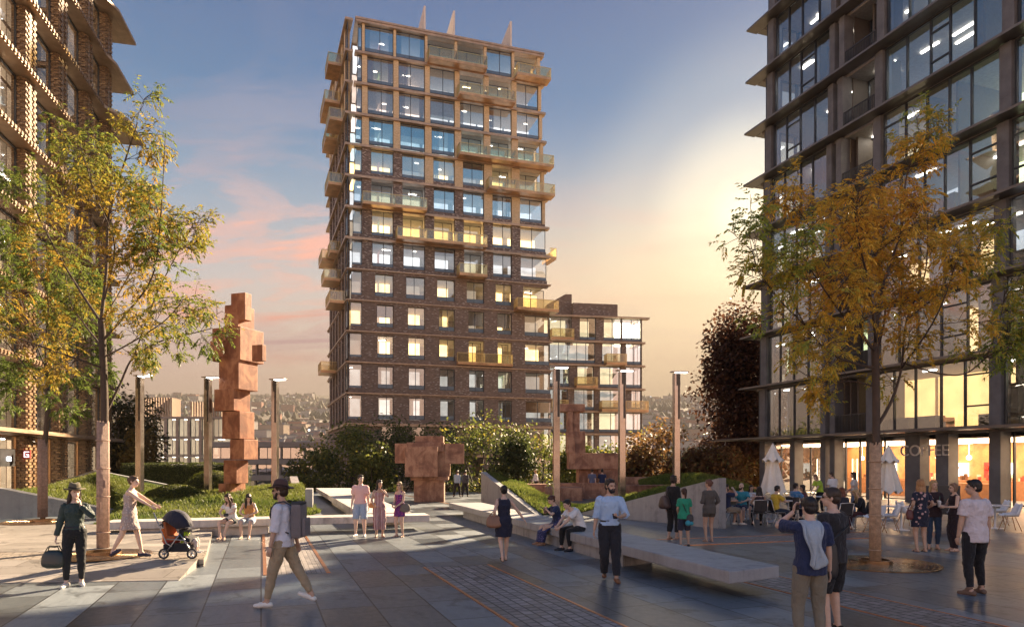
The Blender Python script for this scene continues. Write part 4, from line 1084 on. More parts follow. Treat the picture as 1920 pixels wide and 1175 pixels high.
# generic background trees and shrubs: leaf clumps through a lumpy crown
def bush_tree(name,label,base,h,rx,ry,seed,pal,cb=.12,n=3200,ls=.3,group=None,cat='tree',trunks=3,lumps=16,trunkm=None):
    rr=random.Random(seed); tr=thing(name,label,cat,base,group); w_=MB(); lf=MB(); lf.col=[]
    bx,by,bz=base; L=[]
    for k in range(lumps):
        a=rr.random()*6.28; zz=cb+(1-cb)*rr.random()**.8; prof=math.sin(math.pi*min(.97,max(.1,(zz-cb*.5)/(1.02-cb*.5))))**.6
        r_=rr.random()**.5*prof
        L.append((V((bx+math.cos(a)*rx*r_*.8,by+math.sin(a)*ry*r_*.8,bz+h*zz*.93)),h*rr.uniform(.07,.15)+min(rx,ry)*.12,rr.random()))
    for c,s_,q in L[:max(4,lumps//2)]:
        mid=V((lerp(bx,c.x,.35),lerp(by,c.y,.35),bz+(c.z-bz)*.55)); w_.tube([(bx+rr.uniform(-.1,.1),by,bz-.1),mid,c],[.028*h**.7,.018*h**.7,.008],6)
    for k in range(n):
        c,s_,q=L[rr.randrange(len(L))]
        d=V((rr.gauss(0,1),rr.gauss(0,1),rr.gauss(0,.75))); d.normalize(); r_=s_*rr.random()**.42*1.25
        p=c+d*r_+V((noise.noise(c*3+d),0,0))*.1
        col=lerp3(pal[0],pal[1],max(0,min(1,q*.7+rr.gauss(.15,.25))))
        if len(pal)>2 and rr.random()<.12: col=pal[2]
        dd=(d*.6+perp(d,rr)*.8+V((0,0,-.1)))
        add_leaf(lf,p,dd,ls*rr.uniform(.6,1.4),ls*.3,col,rr,.15)
    w_.build('trunk',trunkm or M_bark,tr,uv=False); lf.build('crown',M_leaf,tr,uv=False); return tr
GP=[(.06,.085,.022),(.22,.24,.05),(.36,.30,.05)]
DP=[(.04,.055,.02),(.13,.15,.04)]
RP=[(.11,.06,.03),(.30,.17,.06),(.22,.20,.06)]
def at(px,py,d): 
    p=W(px,py,d); return (p.x,p.y,terr(p.x,p.y) if d>48 else 0)
def midtree(px,pytop,wpx,d,seed,pal,label,n=4200,**k):
    p=W(px,HY,d); z=terr(p.x,p.y) if d>47 else 0
    top=CH+(866-pytop)/1280*d; bush_tree('bushy_tree',label,(p.x,p.y,z),top-z,wpx/1280*d/2,wpx/1280*d/2*.8,seed,pal,n=n,group='bushy trees behind the square',**k)
midtree(590,838,120,53,1,GP,'low olive green bush leftmost below the brick tower corner')
midtree(655,800,150,56,2,GP,'yellow green bushy tree under the left corner of the brick tower',3000)
midtree(735,792,130,60,3,DP,'dark green tree behind the yellow green bush, left of the crouching block figure')
midtree(700,845,130,52,31,GP,'low green bush in front of the tower left of the crouching block figure')
midtree(830,800,120,60,4,DP,'dark tree directly behind the crouching block figure')
midtree(895,778,170,55,5,GP,'broad yellow green tree right of the crouching block figure',3600)
midtree(965,815,120,52,6,DP,'dark shaded bush behind the pointed concrete wall')
midtree(1015,786,140,54,7,GP,'green tree left of the seated block figure',3000)
midtree(1085,838,120,50,8,GP,'light green shrub behind the legs of the seated block figure')
midtree(1150,830,80,56,9,GP,'narrow green shrub right behind the seated block figure')
midtree(1195,812,110,53,10,RP,'reddish brown tree between the middle and the right lamp')
midtree(1245,803,120,52,11,RP,'brown green tree behind the rightmost lamp')
midtree(1300,828,120,50,12,RP,'russet bush right of the rightmost lamp')
midtree(1352,838,110,49,13,RP,'russet tree below the glass building canopy',3000)
midtree(1400,850,90,51,14,[(.09,.05,.02),(.26,.14,.04),(.15,.15,.04)],'orange lit bush at the corner of the coffee shop')
p=W(1392,HY,56)
bush_tree('copper_leaf_tree','tall dark copper leafed tree rising beside the glass building corner',(p.x,p.y,-3),CH+(866-598)/1280*56+3,2.4,2.3,77,[(.05,.026,.016),(.13,.06,.035)],n=20000,ls=.38,lumps=46,cb=.3)
p=W(228,HY,49)
bush_tree('bushy_tree','tall green brown tree between the brick building and the first lamp',(p.x,p.y,0),CH+(866-735)/1280*49,2.8,2.4,78,[(.035,.042,.015),(.12,.10,.03),(.22,.14,.03)],n=9000,lumps=26,cb=.1)
p=W(262,HY,45)
bush_tree('bushy_tree','golden brown shrub beside the first lamp at the brick building canopy',(p.x,p.y,0),4.2,1.6,1.3,79,[(.10,.07,.02),(.26,.17,.035)],n=1800,lumps=14)
# clipped hedge and rounded shrubs
def clipped(name,label,cat,c,r,n,seed,pal,hedge=None,ls=.05):
    rr=random.Random(seed); tr=thing(name,label,cat,(c[0],c[1],c[2])); lf=MB(); lf.col=[]; co_=MB()
    if hedge:
        co_.rbox((c[0],c[1],c[2]+hedge[2]/2),(hedge[0],hedge[1],hedge[2]),.25)
    else:
        co_.ell(c,(r[0]*.95,r[1]*.95,r[2]*.95),24,14)
    core=co_.build('inner_mass',plain('shrub_inner',(.022,.032,.01),.95,0,.4,5,.8),tr,uv=False)
    for k in range(n):
        if hedge:
            u=V((rr.uniform(-.5,.5)*hedge[0],rr.uniform(-.5,.5)*hedge[1],rr.random()*hedge[2])); f=rr.random()
            if f<.45: u.y=-hedge[1]/2; d=V((0,-1,.2))
            elif f<.9: u.z=hedge[2]; d=V((0,-.2,1))
            else: u.x=hedge[0]/2*rr.choice([-1,1]); d=V((u.x,0,0)).normalized()
            p=V(c)+u; p+=d*(.12*noise.noise(p*1.3)+.05)
        else:
            d=V((rr.gauss(0,1),rr.gauss(0,1),rr.gauss(0,1))).normalized()
            if d.z<-.1: d.z*=-1
            p=V(c)+V((d.x*r[0],d.y*r[1],d.z*r[2]))*(1+.05*noise.noise(V(c)+d*2.2)+rr.gauss(0,.012))
        col=lerp3(pal[0],pal[1],max(0,min(1,.5+.6*noise.noise(p*2.2)+rr.gauss(0,.25))))
        add_leaf(lf,p,(d*.8+perp(d,rr)),ls*rr.uniform(.7,1.5),ls*.35,col,rr,.1)
    lf.build('foliage',M_leaf,tr,uv=False); return tr
SPal=[(.045,.07,.012),(.15,.16,.02)]
p=W(328,HY,29); clipped('rounded_shrub','low clipped round shrub nearest the pushchair on the left lawn','shrub',(p.x,p.y,.42),(1.28,1.0,.72),9000,1,SPal)
p=W(402,HY,32.5); clipped('rounded_shrub','taller clipped round shrub behind the second lamp and the stacked figure','shrub',(p.x,p.y,.55),(1.5,1.2,1.15),9000,2,SPal)
p=W(352,HY,41); clipped('hedge','long dark clipped hedge in front of the office block','hedge',(p.x,p.y,0),None,14000,3,DP,(6.6,2.4,1.95),.09)
# ---------------------------------------------------------------- street lamps
def make_lamp():
    o=thing('street_lamp','x','lamp',(0,0,0),'tall bronze lamp posts')
    H=5.85
    m=MB(); m.rbox((0,0,H/2-.02),(.25,.25,H-.04),.012); m.build('pole',M_steel,o)
    m=MB(); m.obox((.02,-.131,3.9),(.0,.004,0),(.085,0,0),(0,0,1.7)); m.obox((-.04,-.14,H-.55),(.16,0,0),(0,.006,0),(0,0,.5)); m.build('light_slot',plain('slot_dark',(.06,.055,.05),.3,.6),o)
    m=MB(); m.rbox((.14,0,H+.03),(.74,.3,.05),.01); hd=m.build('lamp_head',M_steel,o)
    m=MB(); m.box((.22,0,H+.001),(.5,.2,.006)); m.build('light_panel',emit('lamp_panel_white',(1,.95,.86),2.2),hd,uv=False)
    return o
lamp0=None
for px,pyt,label in ((262,704,'bronze lamp post leftmost, behind the woman with the pushchair'),(390,707,'bronze lamp post just left of the stacked block figure'),(516,711,'bronze lamp post between the stacked block figure and the tower'),
    (1043,688,'bronze lamp post in front of the seated block figure head'),(1166,694,'bronze lamp post at the right end of the seated block figure'),(1268,697,'bronze lamp post rightmost, behind the woman in black')):
    d=(5.88-CH)*1280/(866-pyt); p=W(px,HY,d)
    if lamp0 is None: lamp0=make_lamp(); o=lamp0; o.location=(p.x,p.y,0)
    else: o=dup(lamp0,(p.x,p.y,0))
    o.rotation_euler=(0,0,R(-8) if px<700 else R(10)); o['label']=label

# ---------------------------------------------------------------- corten block figures
def corten(name,c1,c2,seam=1.1):
    t=NT(name); c=t.coord('Object'); n1=t.noise(c,1.3,6,.65,.6); n2=t.noise(c,26,4,.7)
    m=t.n('ShaderNodeMapping',{'Vector':c,'Scale':(3.2,3.2,.7)}); n3=t.noise(m.outputs[0],1.5,5,.6)
    col=t.ramp(t.math('MULTIPLY_ADD',n3.outputs[0],.28,t.math('MULTIPLY',n1.outputs[0],.74)),[(.38,tuple(x*.7 for x in c1)),(.47,c1),(.55,lerp3(c1,c2,.6)),(.64,c2)])
    col=t.mix(t.math('MULTIPLY',n2.outputs[0],.35),col,tuple(x*.45 for x in c1))
    return t.surf(t.bsdf(col=col,rough=.62,spec=.4,normal=t.bump(t.math('ADD',n2.outputs[0],t.math('MULTIPLY',n3.outputs[0],.6)),.45,.02)))
M_cor=corten('red_rust_steel',(.32,.115,.055),(.60,.275,.14))
M_cor2=corten('brown_rust_steel',(.28,.13,.08),(.54,.30,.185))
def blocks(name,label,loc,rz,blk,mat,names):
    o=thing(name,label,'sculpture',loc); o.rotation_euler=(0,0,0)
    M=Matrix.Rotation(rz,3,'Z')
    for nm,(cx,cy,z0,z1,sx,sy,tw) in zip(names,blk):
        m=MB(); c=V(loc)+M@V((cx,cy,(z0+z1)/2)); m.rbox(c,(sx,sy,z1-z0),.018,rz+R(tw)); m.build(nm,mat,o)
    return o
# stacked standing figure: pixel outlines at d=30 -> metres
SD=30.0; k_=SD/1280
def zpx(py,d): return CH+(866-py)*d/1280
base=W(440,HY,SD)
def blk(x0,x1,y0,y1,corner,d=SD,bx=440,rz=70,dy=0):
    """block seen corner-on: left edge, vertical corner edge and right edge columns in the photo"""
    l=(corner-x0)*d/1280; r=(x1-corner)*d/1280; a=R(rz)
    k0=-(bx-960)/1280; sy=l/(math.sin(a)-k0*math.cos(a)); sx=r/(math.cos(a)+k0*math.sin(a))     # rotated by a: left face width sy*sin, right face sx*cos
    # nearest corner position
    cxn=(corner-bx)*d/1280
    ux=V((math.cos(a),math.sin(a),0)); uy=V((-math.sin(a),math.cos(a),0))
    c=V((cxn,dy,0))+ux*sx/2+uy*sy/2
    return (c,sx,sy,a,zpx(y1,d),zpx(y0,d))
def figure(name,label,base,specs,mat,cat='sculpture'):
    o=thing(name,label,cat,(base.x,base.y,0))
    for nm,(c,sx,sy,a,z0,z1) in specs:
        m=MB(); m.rbox(V((base.x,base.y,0))+V((c.x,c.y,max(-.05,(z0+z1)/2))),(sx,sy,z1-z0),.02,a); m.build(nm,mat,o)
    return o
B=lambda *a,**k: blk(*a,**k)
spec=[('foot_block',B(405,455,936,962,440)),('foot_block',B(414,434,906,940,427,dy=-.25)),('leg_block',B(424,461,905,938,428,dy=0)),('leg_block',B(419,466,862,906,443)),('knee_block',B(431,485,823,861,457)),('thigh_block',B(416,478,770,822,449)),
 ('hip_block',B(401,470,728,769,438)),('waist_block',B(410,485,671,729,447)),('chest_block',B(397,497,611,674,450)),('arm_block',B(398,424,639,671,422,dy=-.25)),('arm_block',B(409,428,617,640,426,dy=-.2)),('arm_block',B(478,505,648,678,497,dy=-.35)),
 ('neck_block',B(421,478,570,612,446)),('head_block',B(435,474,549,600,461,dy=-.12))]
figure('block_figure_sculpture','tall red rust steel figure of stacked blocks standing on the left lawn',base,spec,M_cor)
CD=36.0; base=W(804,HY,CD)
B2=lambda x0,x1,y0,y1,c,dy=0: blk(x0,x1,y0,y1,c,CD,804,12,dy)
def fb(x0,x1,y0,y1,dep,dy,rz=4,d=CD,bx=804):
    a=R(rz); sx=(x1-x0)*d/1280; return (V(((x0+x1)/2*d/1280-bx*d/1280,dy+dep/2,0)),sx,dep,a,zpx(y1,d),zpx(y0,d))
spec=[('leg_block',fb(774,830,897,941,1.9,0)),('foot_block',fb(768,838,892,900,2.2,-.15)),('torso_block',fb(762,822,837,893,1.2,-.75)),('torso_block',fb(775,841,835,892,1.6,.1)),('arm_block',fb(739,765,831,868,1.1,.0)),('arm_block',fb(831,868,831,869,1.3,.15)),('shoulder_block',fb(762,831,829,846,1.3,-.1)),('head_block',fb(776,829,817,832,1.5,.1))]
figure('block_figure_sculpture','squat brown rust steel figure of cubes crouching on the square',base,spec,M_cor2)
QD=40.0
base=W(1100,HY,QD)
q=lambda x0,x1,y0,y1,dep,dy: fb(x0,x1,y0,y1,dep,dy,2,QD,1100)
spec=[('lower_leg_block',q(1122,1160,878,930,1.4,.1)),('base_block',q(1086,1122,879,930,1.3,.4)),('thigh_block',q(1068,1160,849,879,1.3,0)),('hip_block',q(1066,1078,848,879,1.2,-.12)),('torso_block',q(1063,1077,809,849,1.0,-.15)),('torso_block',q(1075,1097,808,850,1.1,0)),('neck_block',q(1064,1074,769,810,.8,-.05)),('neck_block',q(1072,1087,769,810,.8,.1)),('head_block',q(1049,1096,757,771,1.1,-.1))]
figure('block_figure_sculpture','seated rust steel block figure with outstretched leg behind the right lawn',base,spec,M_cor2)
# rust steel planter walls around the seated figure
def cwall(label,x0,x1,y0,y1,d,dep,name='planter_wall'):
    m=MB(); p0=W(x0,HY,d); p1=W(x1,HY,d); m.rbox(((p0.x+p1.x)/2,d+dep/2,(zpx(y0,d)-.1)/2),(p1.x-p0.x,dep,zpx(y0,d)+.1),.015); tag(m.build(name,M_cor2),label,'wall',kind='thing')
cwall('rust steel planter wall nearest the lamp in front of the seated block figure',1025,1092,914,940,37.0,2.2)
cwall('low rust steel planter wall left of the lamp, by the woman in white',978,1024,907,940,41,1.0)
cwall('upper rust steel step under the seated block figure',1040,1135,905,940,39.2,.6)
cwall('long rust steel planter wall below the grass strip right of the seated block figure',1166,1345,894,930,41.5,.4)
cwall('rust red wall low behind the seated cafe guests',1335,1420,913,940,43,.4)
cwall('front rust steel wall running right behind the concrete wall',1166,1300,909,930,39.5,.35)

# ---------------------------------------------------------------- tree grates
def grate(label,px,py,rx,z,inner):
    c=G(px,py,z); o=thing('tree_grate',label,'tree grate',(c.x,c.y,z),'round bronze tree grates')
    m=MB(); prof=[(inner,.0),(inner,.022)]
    r=inner
    while r<rx-.12:
        prof+=[(r+.05,.022),(r+.055,.010),(r+.075,.010),(r+.08,.022)]; r+=.09
    prof+=[(rx-.03,.024),(rx,.02),(rx,.0)]
    m.loft([[V((c.x+q*math.cos(a),c.y+q*math.sin(a),z+h)) for a in [2*math.pi*k/64 for k in range(64)]] for q,h in prof],False,0,False)
    m.build('disc',M_grate,o)
    m=MB(); m.loft([[V((c.x+q*math.cos(a),c.y+q*math.sin(a),z+h)) for a in [2*math.pi*k/32 for k in range(32)]] for q,h in ((inner,.0),(inner+.05,.0),(inner+.05,.09),(inner,.09),(inner,0))],False,0,False); m.build('collar',M_grate,o)
M_grate=plain('bronze_grate',(.26,.165,.09),.24,.75,.25,2.5,.1)
grate('round bronze tree grate under the golden tree beside the pushchair',193,1040,.92,.165,.3)
grate('round bronze tree grate under the tree near the brick building',80,978,1.15,.165,.3)
grate('round dark bronze tree grate under the tree by the coffee shop',1641,1056,1.2,.006,.27)

# ---------------------------------------------------------------- cafe furniture
M_white=plain('white_plastic',(.72,.74,.76),.3,0,.06,2,.05)
M_chrome=plain('pale_metal_tube',(.62,.58,.54),.3,.8,.1,3,.03)
M_woodleg=plain('pale_wood_leg',(.45,.30,.18),.5)
def make_shell_chair():
    o=thing('shell_chair','x','chair',(0,0,0),'white shell chairs at the cafe')
    m=MB(); rows=[]
    for j in range(13):
        t_=j/12
        if t_<.5: y=.22-.42*(t_/.5); z=.45-.02*math.sin(t_*2*math.pi); wd=.22+.03*t_
        else: u=(t_-.5)/.5; y=-.20-.13*u; z=.44+.36*u**1.1; wd=.235-.055*u
        rows.append([V((wd*math.sin(a*math.pi/2),y+(.10*abs(a)**2.5 if t_>.4 else 0),z+.10*abs(a)**2.6*(1 if .1<t_<.8 else .6))) for a in [q/6 for q in range(-6,7)]])
    n=13; vs=[p for r_ in rows for p in r_]; m.add(vs,[(j*n+i,j*n+i+1,(j+1)*n+i+1,(j+1)*n+i) for j in range(12) for i in range(n-1)],0,True)
    s_=m.build('seat_shell',M_white,o,uv=False); md=s_.modifiers.new('t','SOLIDIFY'); md.thickness=.012
    for x,y in ((-.2,.2),(.2,.2),(-.2,-.22),(.2,-.22)):
        m=MB(); m.tube([(x*.55,y*.5,.43),(x*1.05,y*1.1,0)],[.014,.010],8); m.build('leg',M_woodleg,o,uv=False)
    m=MB()
    for a,b in (((-.16,.15,.22),(.16,-.16,.3)),((.16,.15,.22),(-.16,-.16,.3))): m.tube([a,b],.005,5)
    m.build('brace',M_chrome,o,uv=False); return o
def make_metal_chair():
    o=thing('metal_chair','x','chair',(0,0,0),'pale tubular chairs at the cafe')
    dk=plain('black_seat',(.045,.04,.04),.5)
    m=MB(); m.rbox((0,0,.445),(.42,.42,.03),.012); m.build('seat',dk,o)
    m=MB(); m.loft([[V((x,-.20-.10*z_+.03*(1-(x/.2)**2)*-1+yy,.50+z_*.36)) for x,yy in ((-.2,0),(0,0),(.2,0),(.2,.014),(0,.014),(-.2,.014))] for z_ in (0,.33,.66,1)],True,0,False); m.build('backrest',dk,o)
    for x in (-.215,.215):
        m=MB(); m.tube([(x,.23,0),(x,.21,.43),(x,.18,.45),(x,-.15,.45),(x,-.21,.52),(x,-.31,.86)],.012,8); m.build('leg',M_chrome,o,uv=False)
        m=MB(); m.tube([(x*.98,-.06,.445),(x*1.02,-.29,0)],.012,8); m.build('leg',M_chrome,o,uv=False)
    m=MB(); m.tube([(-.215,-.31,.86),(0,-.33,.875),(.215,-.31,.86)],.012,8); m.build('top_rail',M_chrome,o,uv=False); return o
def make_table():
    o=thing('cafe_table','x','table',(0,0,0),'round white tables at the cafe')
    m=MB(); m.lathe((0,0,0),[(.01,.715),(.38,.715),(.40,.725),(.40,.738),(.39,.745),(.01,.745)],32,0,False); m.build('tabletop',M_white,o,uv=False)
    m=MB(); m.lathe((0,0,0),[(.01,.0),(.24,.0),(.24,.012),(.05,.03),(.028,.06),(.026,.70),(.09,.714),(.01,.714)],20); m.build('pedestal',M_white,o,uv=False); return o
shell0=make_shell_chair(); metal0=make_metal_chair(); table0=make_table(); used=set()
def place(proto,x,y,rz,label):
    if proto.name in used: return dup(proto,(x,y,0),rz,label)
    used.add(proto.name); proto.location=(x,y,0); proto.rotation_euler=(0,0,rz); proto['label']=label; return proto
def gx(px,py): p=G(px,py); return p.x,p.y
for px,py,rz,l in ((1668,996,70,'white shell chair between the reed wrapped tree and the white table'),(1700,987,-90,'white shell chair turned away near the woman in the floral dress'),(1792,990,-20,'white shell chair half hidden by the woman in the long dark dress'),(1872,984,70,'white shell chair right behind the man in the white shirt'),(1893,994,75,'white shell chair farthest right by the counter window'),(1640,998,110,'white shell chair half hidden behind the reed wrapped trunk')):
    place(shell0,*gx(px,py),R(rz),l)
for px,py,l in ((1690,993,'round white table beside the woman in the floral dress'),(1866,990,'round white table right of the man in the white shirt'),(1402,972,'round white table of the bearded guests by the left umbrella'),(1478,976,'round white table in front of the left umbrella'),(1548,965,'round white table at the coffee shop door where two people stand'),(1592,990,'round white table of the long haired woman and the blonde woman')):
    place(table0,*gx(px,py),0,l)

def umbrella(label,px,py,top):
    c=G(px,py); H=CH+(866-top)/1280*c.y
    o=thing('closed_umbrella',label,'umbrella',(c.x,c.y,0),'closed cream umbrellas')
    m=MB(); m.lathe((c.x,c.y,0),[(.01,0),(.32,0),(.32,.05),(.06,.07),(.05,.12),(.01,.12)],24); m.build('base',plain('grey_base',(.35,.36,.38),.5),o,uv=False)
    m=MB(); m.tube([(c.x,c.y,.05),(c.x,c.y,H)],.024,10); m.lathe((c.x,c.y,H),[(.002,.06),(.03,.03),(.035,0),(.01,-.03)],10); m.build('pole',M_chrome,o,uv=False)
    rr=random.Random(px); m=MB(); n=48; rings=[]; cover=[]
    zb=1.02; zt_=H-.02
    for j in range(15):
        f=j/14; z=lerp(zb,zt_,f); r_=lerp(.42,.05,f**.9)
        rings.append([V((c.x+math.cos(a)*r_*(1+.13*math.cos(8*a+1.2*f)+.05*math.cos(16*a)),c.y+math.sin(a)*r_*(1+.13*math.cos(8*a+1.2*f)+.05*math.cos(16*a)),z+(.07*math.cos(8*a) if j==0 else 0))) for a in [2*math.pi*k/n for k in range(n)]])
    m.loft(rings,False,0,True); m.build('canopy',M_canvas,o,uv=False)
    m=MB(); rings=[]
    for j in range(6):
        f=j/5; z=lerp(zt_-.55,zt_+.02,f); r_=lerp(.34,.035,f**.8)
        rings.append([V((c.x+math.cos(a)*r_*(1+.10*math.cos(8*a+.4)),c.y+math.sin(a)*r_*(1+.10*math.cos(8*a+.4)),z+(.06*math.cos(8*a) if j==0 else 0))) for a in [2*math.pi*k/n for k in range(n)]])
    m.loft(rings,False,0,True); m.build('top_flap',M_canvas,o,uv=False); return o
M_canvas=plain('cream_canvas',(.80,.75,.64),.85,0,.1,3,.3,50)
umbrella('closed cream umbrella among the seated guests on the left',1449,979,833)
umbrella('closed cream umbrella directly right of the reed wrapped tree',1666,975,836)
c=G(1762,985); o=thing('menu_board','large dark slatted board standing behind the two women at the coffee shop','board',(c.x,c.y,0))
m=MB(); m.box((c.x,c.y,.85),(1.2,.05,.95),R(-12))
for j in range(6): m.box((c.x-.008,c.y-.03,.45+j*.16),(1.1,.02,.11),R(-12))
m.build('panel',plain('dark_board',(.03,.03,.03),.5),o)
for s_ in (-.5,.5):
    m=MB(); m.box((c.x+s_,c.y-s_*.2,.19),(.07,.08,.38),R(-12)); m.build('leg',M_woodleg,o)
# ---------------------------------------------------------------- people
REMESH=[]
def skin(c):
    n='skin_%d'%int(sum(c)*1000)
    if n in _M: return _M[n]
    t=NT(n); co_=t.coord('Object'); nz=t.noise(co_,14,4,.6)
    col=t.ramp(nz.outputs[0],[(.3,tuple(x*.88 for x in c)),(.7,tuple(min(1,x*1.08) for x in c))])
    b=t.bsdf(col=col,rough=.5,sub=.08); b.inputs['Subsurface Radius'].default_value=(.02,.008,.004); _M[n]=t.surf(b); return _M[n]
def cloth(name,c,rough=.85,pat=None,c2=None,wr=.8):
    if name in _M: return _M[name]
    t=NT(name); co_=t.coord('Object'); m=t.n('ShaderNodeMapping',{'Vector':co_,'Scale':(11,11,6),'Rotation':(.3,.2,.5)})
    n1=t.noise(m.outputs[0],1.0,4,.55,1.2); n2=t.noise(co_,260,2,.5)
    col=t.ramp(n2.outputs[0],[(.3,tuple(x*.85 for x in c)),(.7,tuple(min(1,x*1.1) for x in c))])
    if pat=='stripe':
        sx=t.n('ShaderNodeSeparateXYZ',{0:co_}); a=t.math('ARCTAN2',sx.outputs[1],sx.outputs[0]); w=t.math('SINE',t.math('MULTIPLY',a,22.0)); w2=t.math('SINE',t.math('MULTIPLY',sx.outputs[0],150.0))
        col=t.mix(t.math('GREATER_THAN',w2,.1),col,c2)
    if pat in('floral','dots'):
        v=t.n('ShaderNodeTexVoronoi',{'Vector':co_,'Scale':11.0 if pat=='floral' else 24.0,'Randomness':.9})
        k=t.math('LESS_THAN',v.outputs['Distance'],.33); col=t.mix(k,col,c2)
        k2=t.math('LESS_THAN',v.outputs['Distance'],.12); col=t.mix(k2,col,(.55,.10,.10))
    if pat=='swirl':
        w=t.noise(co_,9,2,.5,2.5); col=t.mix(t.math('GREATER_THAN',w.outputs[0],.55),col,c2)
    _M[name]=t.surf(t.bsdf(col=col,rough=rough,spec=.25,sheen=.15,normal=t.bump(n1.outputs[0],wr,.03))); return _M[name]
def hairmat(c):
    n='hair_%d'%int(sum(c)*1000+c[0]*7777)
    if n in _M: return _M[n]
    t=NT(n); co_=t.coord('Object',(70,70,9)); nz=t.noise(co_,1.0,4,.6,.4)
    col=t.ramp(nz.outputs[0],[(.3,tuple(x*.55 for x in c)),(.7,tuple(min(1,x*1.35) for x in c))])
    _M[n]=t.surf(t.bsdf(col=col,rough=.45,spec=.4,normal=t.bump(nz.outputs[0],.7,.015))); return _M[n]
def rot3(ax,deg): return Matrix.Rotation(R(deg),3,ax)
def ik(a,b,l1,l2,pole):
    a,b=V(a),V(b); d=b-a; L=min(d.length,(l1+l2)*.999); u=d.normalized(); b=a+u*L
    x=(l1*l1-l2*l2+L*L)/(2*L); h=math.sqrt(max(0,l1*l1-x*x)); p=V(pole); p-=u*p.dot(u)
    p=p.normalized() if p.length>1e-6 else u.orthogonal().normalized()
    return a+u*x+p*h,b
TM=[(.845,.10,.085),(.90,.158,.112),(.96,.166,.12),(1.03,.150,.110),(1.10,.138,.102),(1.20,.144,.108),(1.30,.158,.118),(1.37,.162,.112),(1.42,.146,.092),(1.455,.092,.074),(1.49,.06,.06)]
TF=[(.845,.11,.09),(.90,.168,.118),(.96,.176,.122),(1.03,.15,.105),(1.10,.124,.09),(1.20,.132,.098),(1.29,.150,.122),(1.36,.152,.10),(1.42,.135,.085),(1.455,.082,.064),(1.49,.05,.052)]
class Body: pass
def skeleton(sex='m',px=0.0,py=0.0,pz=.96,lean=0,side=0,twist=0,feet=None,hands=(None,None),head=(0,0),knees=None,elbows=None,chest=0,build=1.0,**k):
    """joint positions for a 1.75 m figure facing +y; R = +x"""
    b=Body(); b.sex=sex; b.T=TM if sex=='m' else TF; b.pel=V((px,py,pz)); b.bw=build
    b.seat=pz<.8
    def sp(z,x=0,y=0):
        """torso point at rest height z (pelvis .96)"""
        q=V((x,y,z-.96)); t_=max(0,min(1,(z-.98)/.36)); f=t_*t_*(3-2*t_)
        ang=lean*f; Rm=rot3('Z',twist*f)@rot3('X',-ang)@rot3('Y',side*f)
        # integrate the bend in short steps
        base=V((0,0,0)); zz=0.0; tgt=q.z
        if tgt<=0: return b.pel+rot3('X',-0)@V((x,y,tgt))
        n=8; d=tgt/n
        for i in range(n):
            tt=max(0,min(1,((i+.5)*d-.02)/.36)); ff=tt*tt*(3-2*tt)
            base=base+rot3('Z',twist*ff)@rot3('X',-lean*(.35+.65*ff) if lean else 0)@rot3('Y',side*ff)@V((0,0,d))
        return b.pel+base+Rm@V((x,y,0))
    b.sp=sp; f=1.0; b.Rt=rot3('Z',twist)@rot3('X',-lean)@rot3('Y',side)
    sw=.170 if sex=='m' else .146; hw=.09
    b.sh=[sp(1.405,sw*s_*(1 if sex!='m' else build**.5)) for s_ in (1,-1)]
    b.hip=[b.pel+V((hw*s_,0,-.055)) for s_ in (1,-1)]
    b.neck=sp(1.47); b.headc=sp(1.47)+b.Rt@V((0,.02,.155)); 
    b.Rh=rot3('Z',head[0])@rot3('X',-head[1])
    b.headc=b.neck+(b.Rt@V((0,.015,.09)))+b.Rh@V((0,.02,.07))
    feet=feet or ((.11,.02,0),(-.11,-.02,0)); b.ank=[];b.knee=[];b.toe=[];b.foot=[]
    for i,s_ in enumerate((1,-1)):
        q=feet[i]; yaw=q[3] if len(q)>3 else 8*s_*-1; pit=q[4] if len(q)>4 else 0
        a=V((q[0],q[1],q[2]+.085)); kp=V((s_*.12,1,0)) if not knees else V(knees[i])
        kn,a=ik(b.hip[i],a,.425,.405,kp); b.knee.append(kn); b.ank.append(a); b.foot.append((yaw,pit))
    b.wr=[];b.elb=[]
    for i,s_ in enumerate((1,-1)):
        h=hands[i]; h=V(h) if h else b.sh[i]+V((s_*.095,.05,-.55))
        pole=V(elbows[i]) if elbows and elbows[i] else V((s_*.5,-1,-.3))
        e,w=ik(b.sh[i],h,.285,.255,pole); b.elb.append(e); b.wr.append(w)
    return b
def torso_rings(b,z0,z1,off,n=16,straight=False):
    T=b.T; out=[]
    zs=sorted(set([z0,z1]+[t_[0] for t_ in T if z0<t_[0]<z1]))
    def at_(z):
        if z<=T[0][0]: return T[0][1:]
        for i in range(len(T)-1):
            if T[i][0]<=z<=T[i+1][0]:
                f=(z-T[i][0])/(T[i+1][0]-T[i][0]); return (lerp(T[i][1],T[i+1][1],f),lerp(T[i][2],T[i+1][2],f))
        return T[-1][1:]
    for z in zs:
        w,d=at_(max(z,.94) if straight else z); w=w*b.bw+off; d=d*b.bw+off
        out.append([b.sp(z,w*math.copysign(abs(math.cos(a))**.85,math.cos(a)),d*math.sin(a)) for a in [2*math.pi*k/n for k in range(n)]])
    return out
LEG=[(0,.094),(.25,.086),(.5,.064),(.62,.060),(.75,.052),(.93,.037),(1,.036)]
ARM=[(0,.051),(.2,.048),(.5,.040),(.6,.041),(.85,.030),(1,.026)]
def prof(P,f):
    for i in range(len(P)-1):
        if P[i][0]<=f<=P[i+1][0]: return lerp(P[i][1],P[i+1][1],(f-P[i][0])/(P[i+1][0]-P[i][0]))
    return P[-1][1]
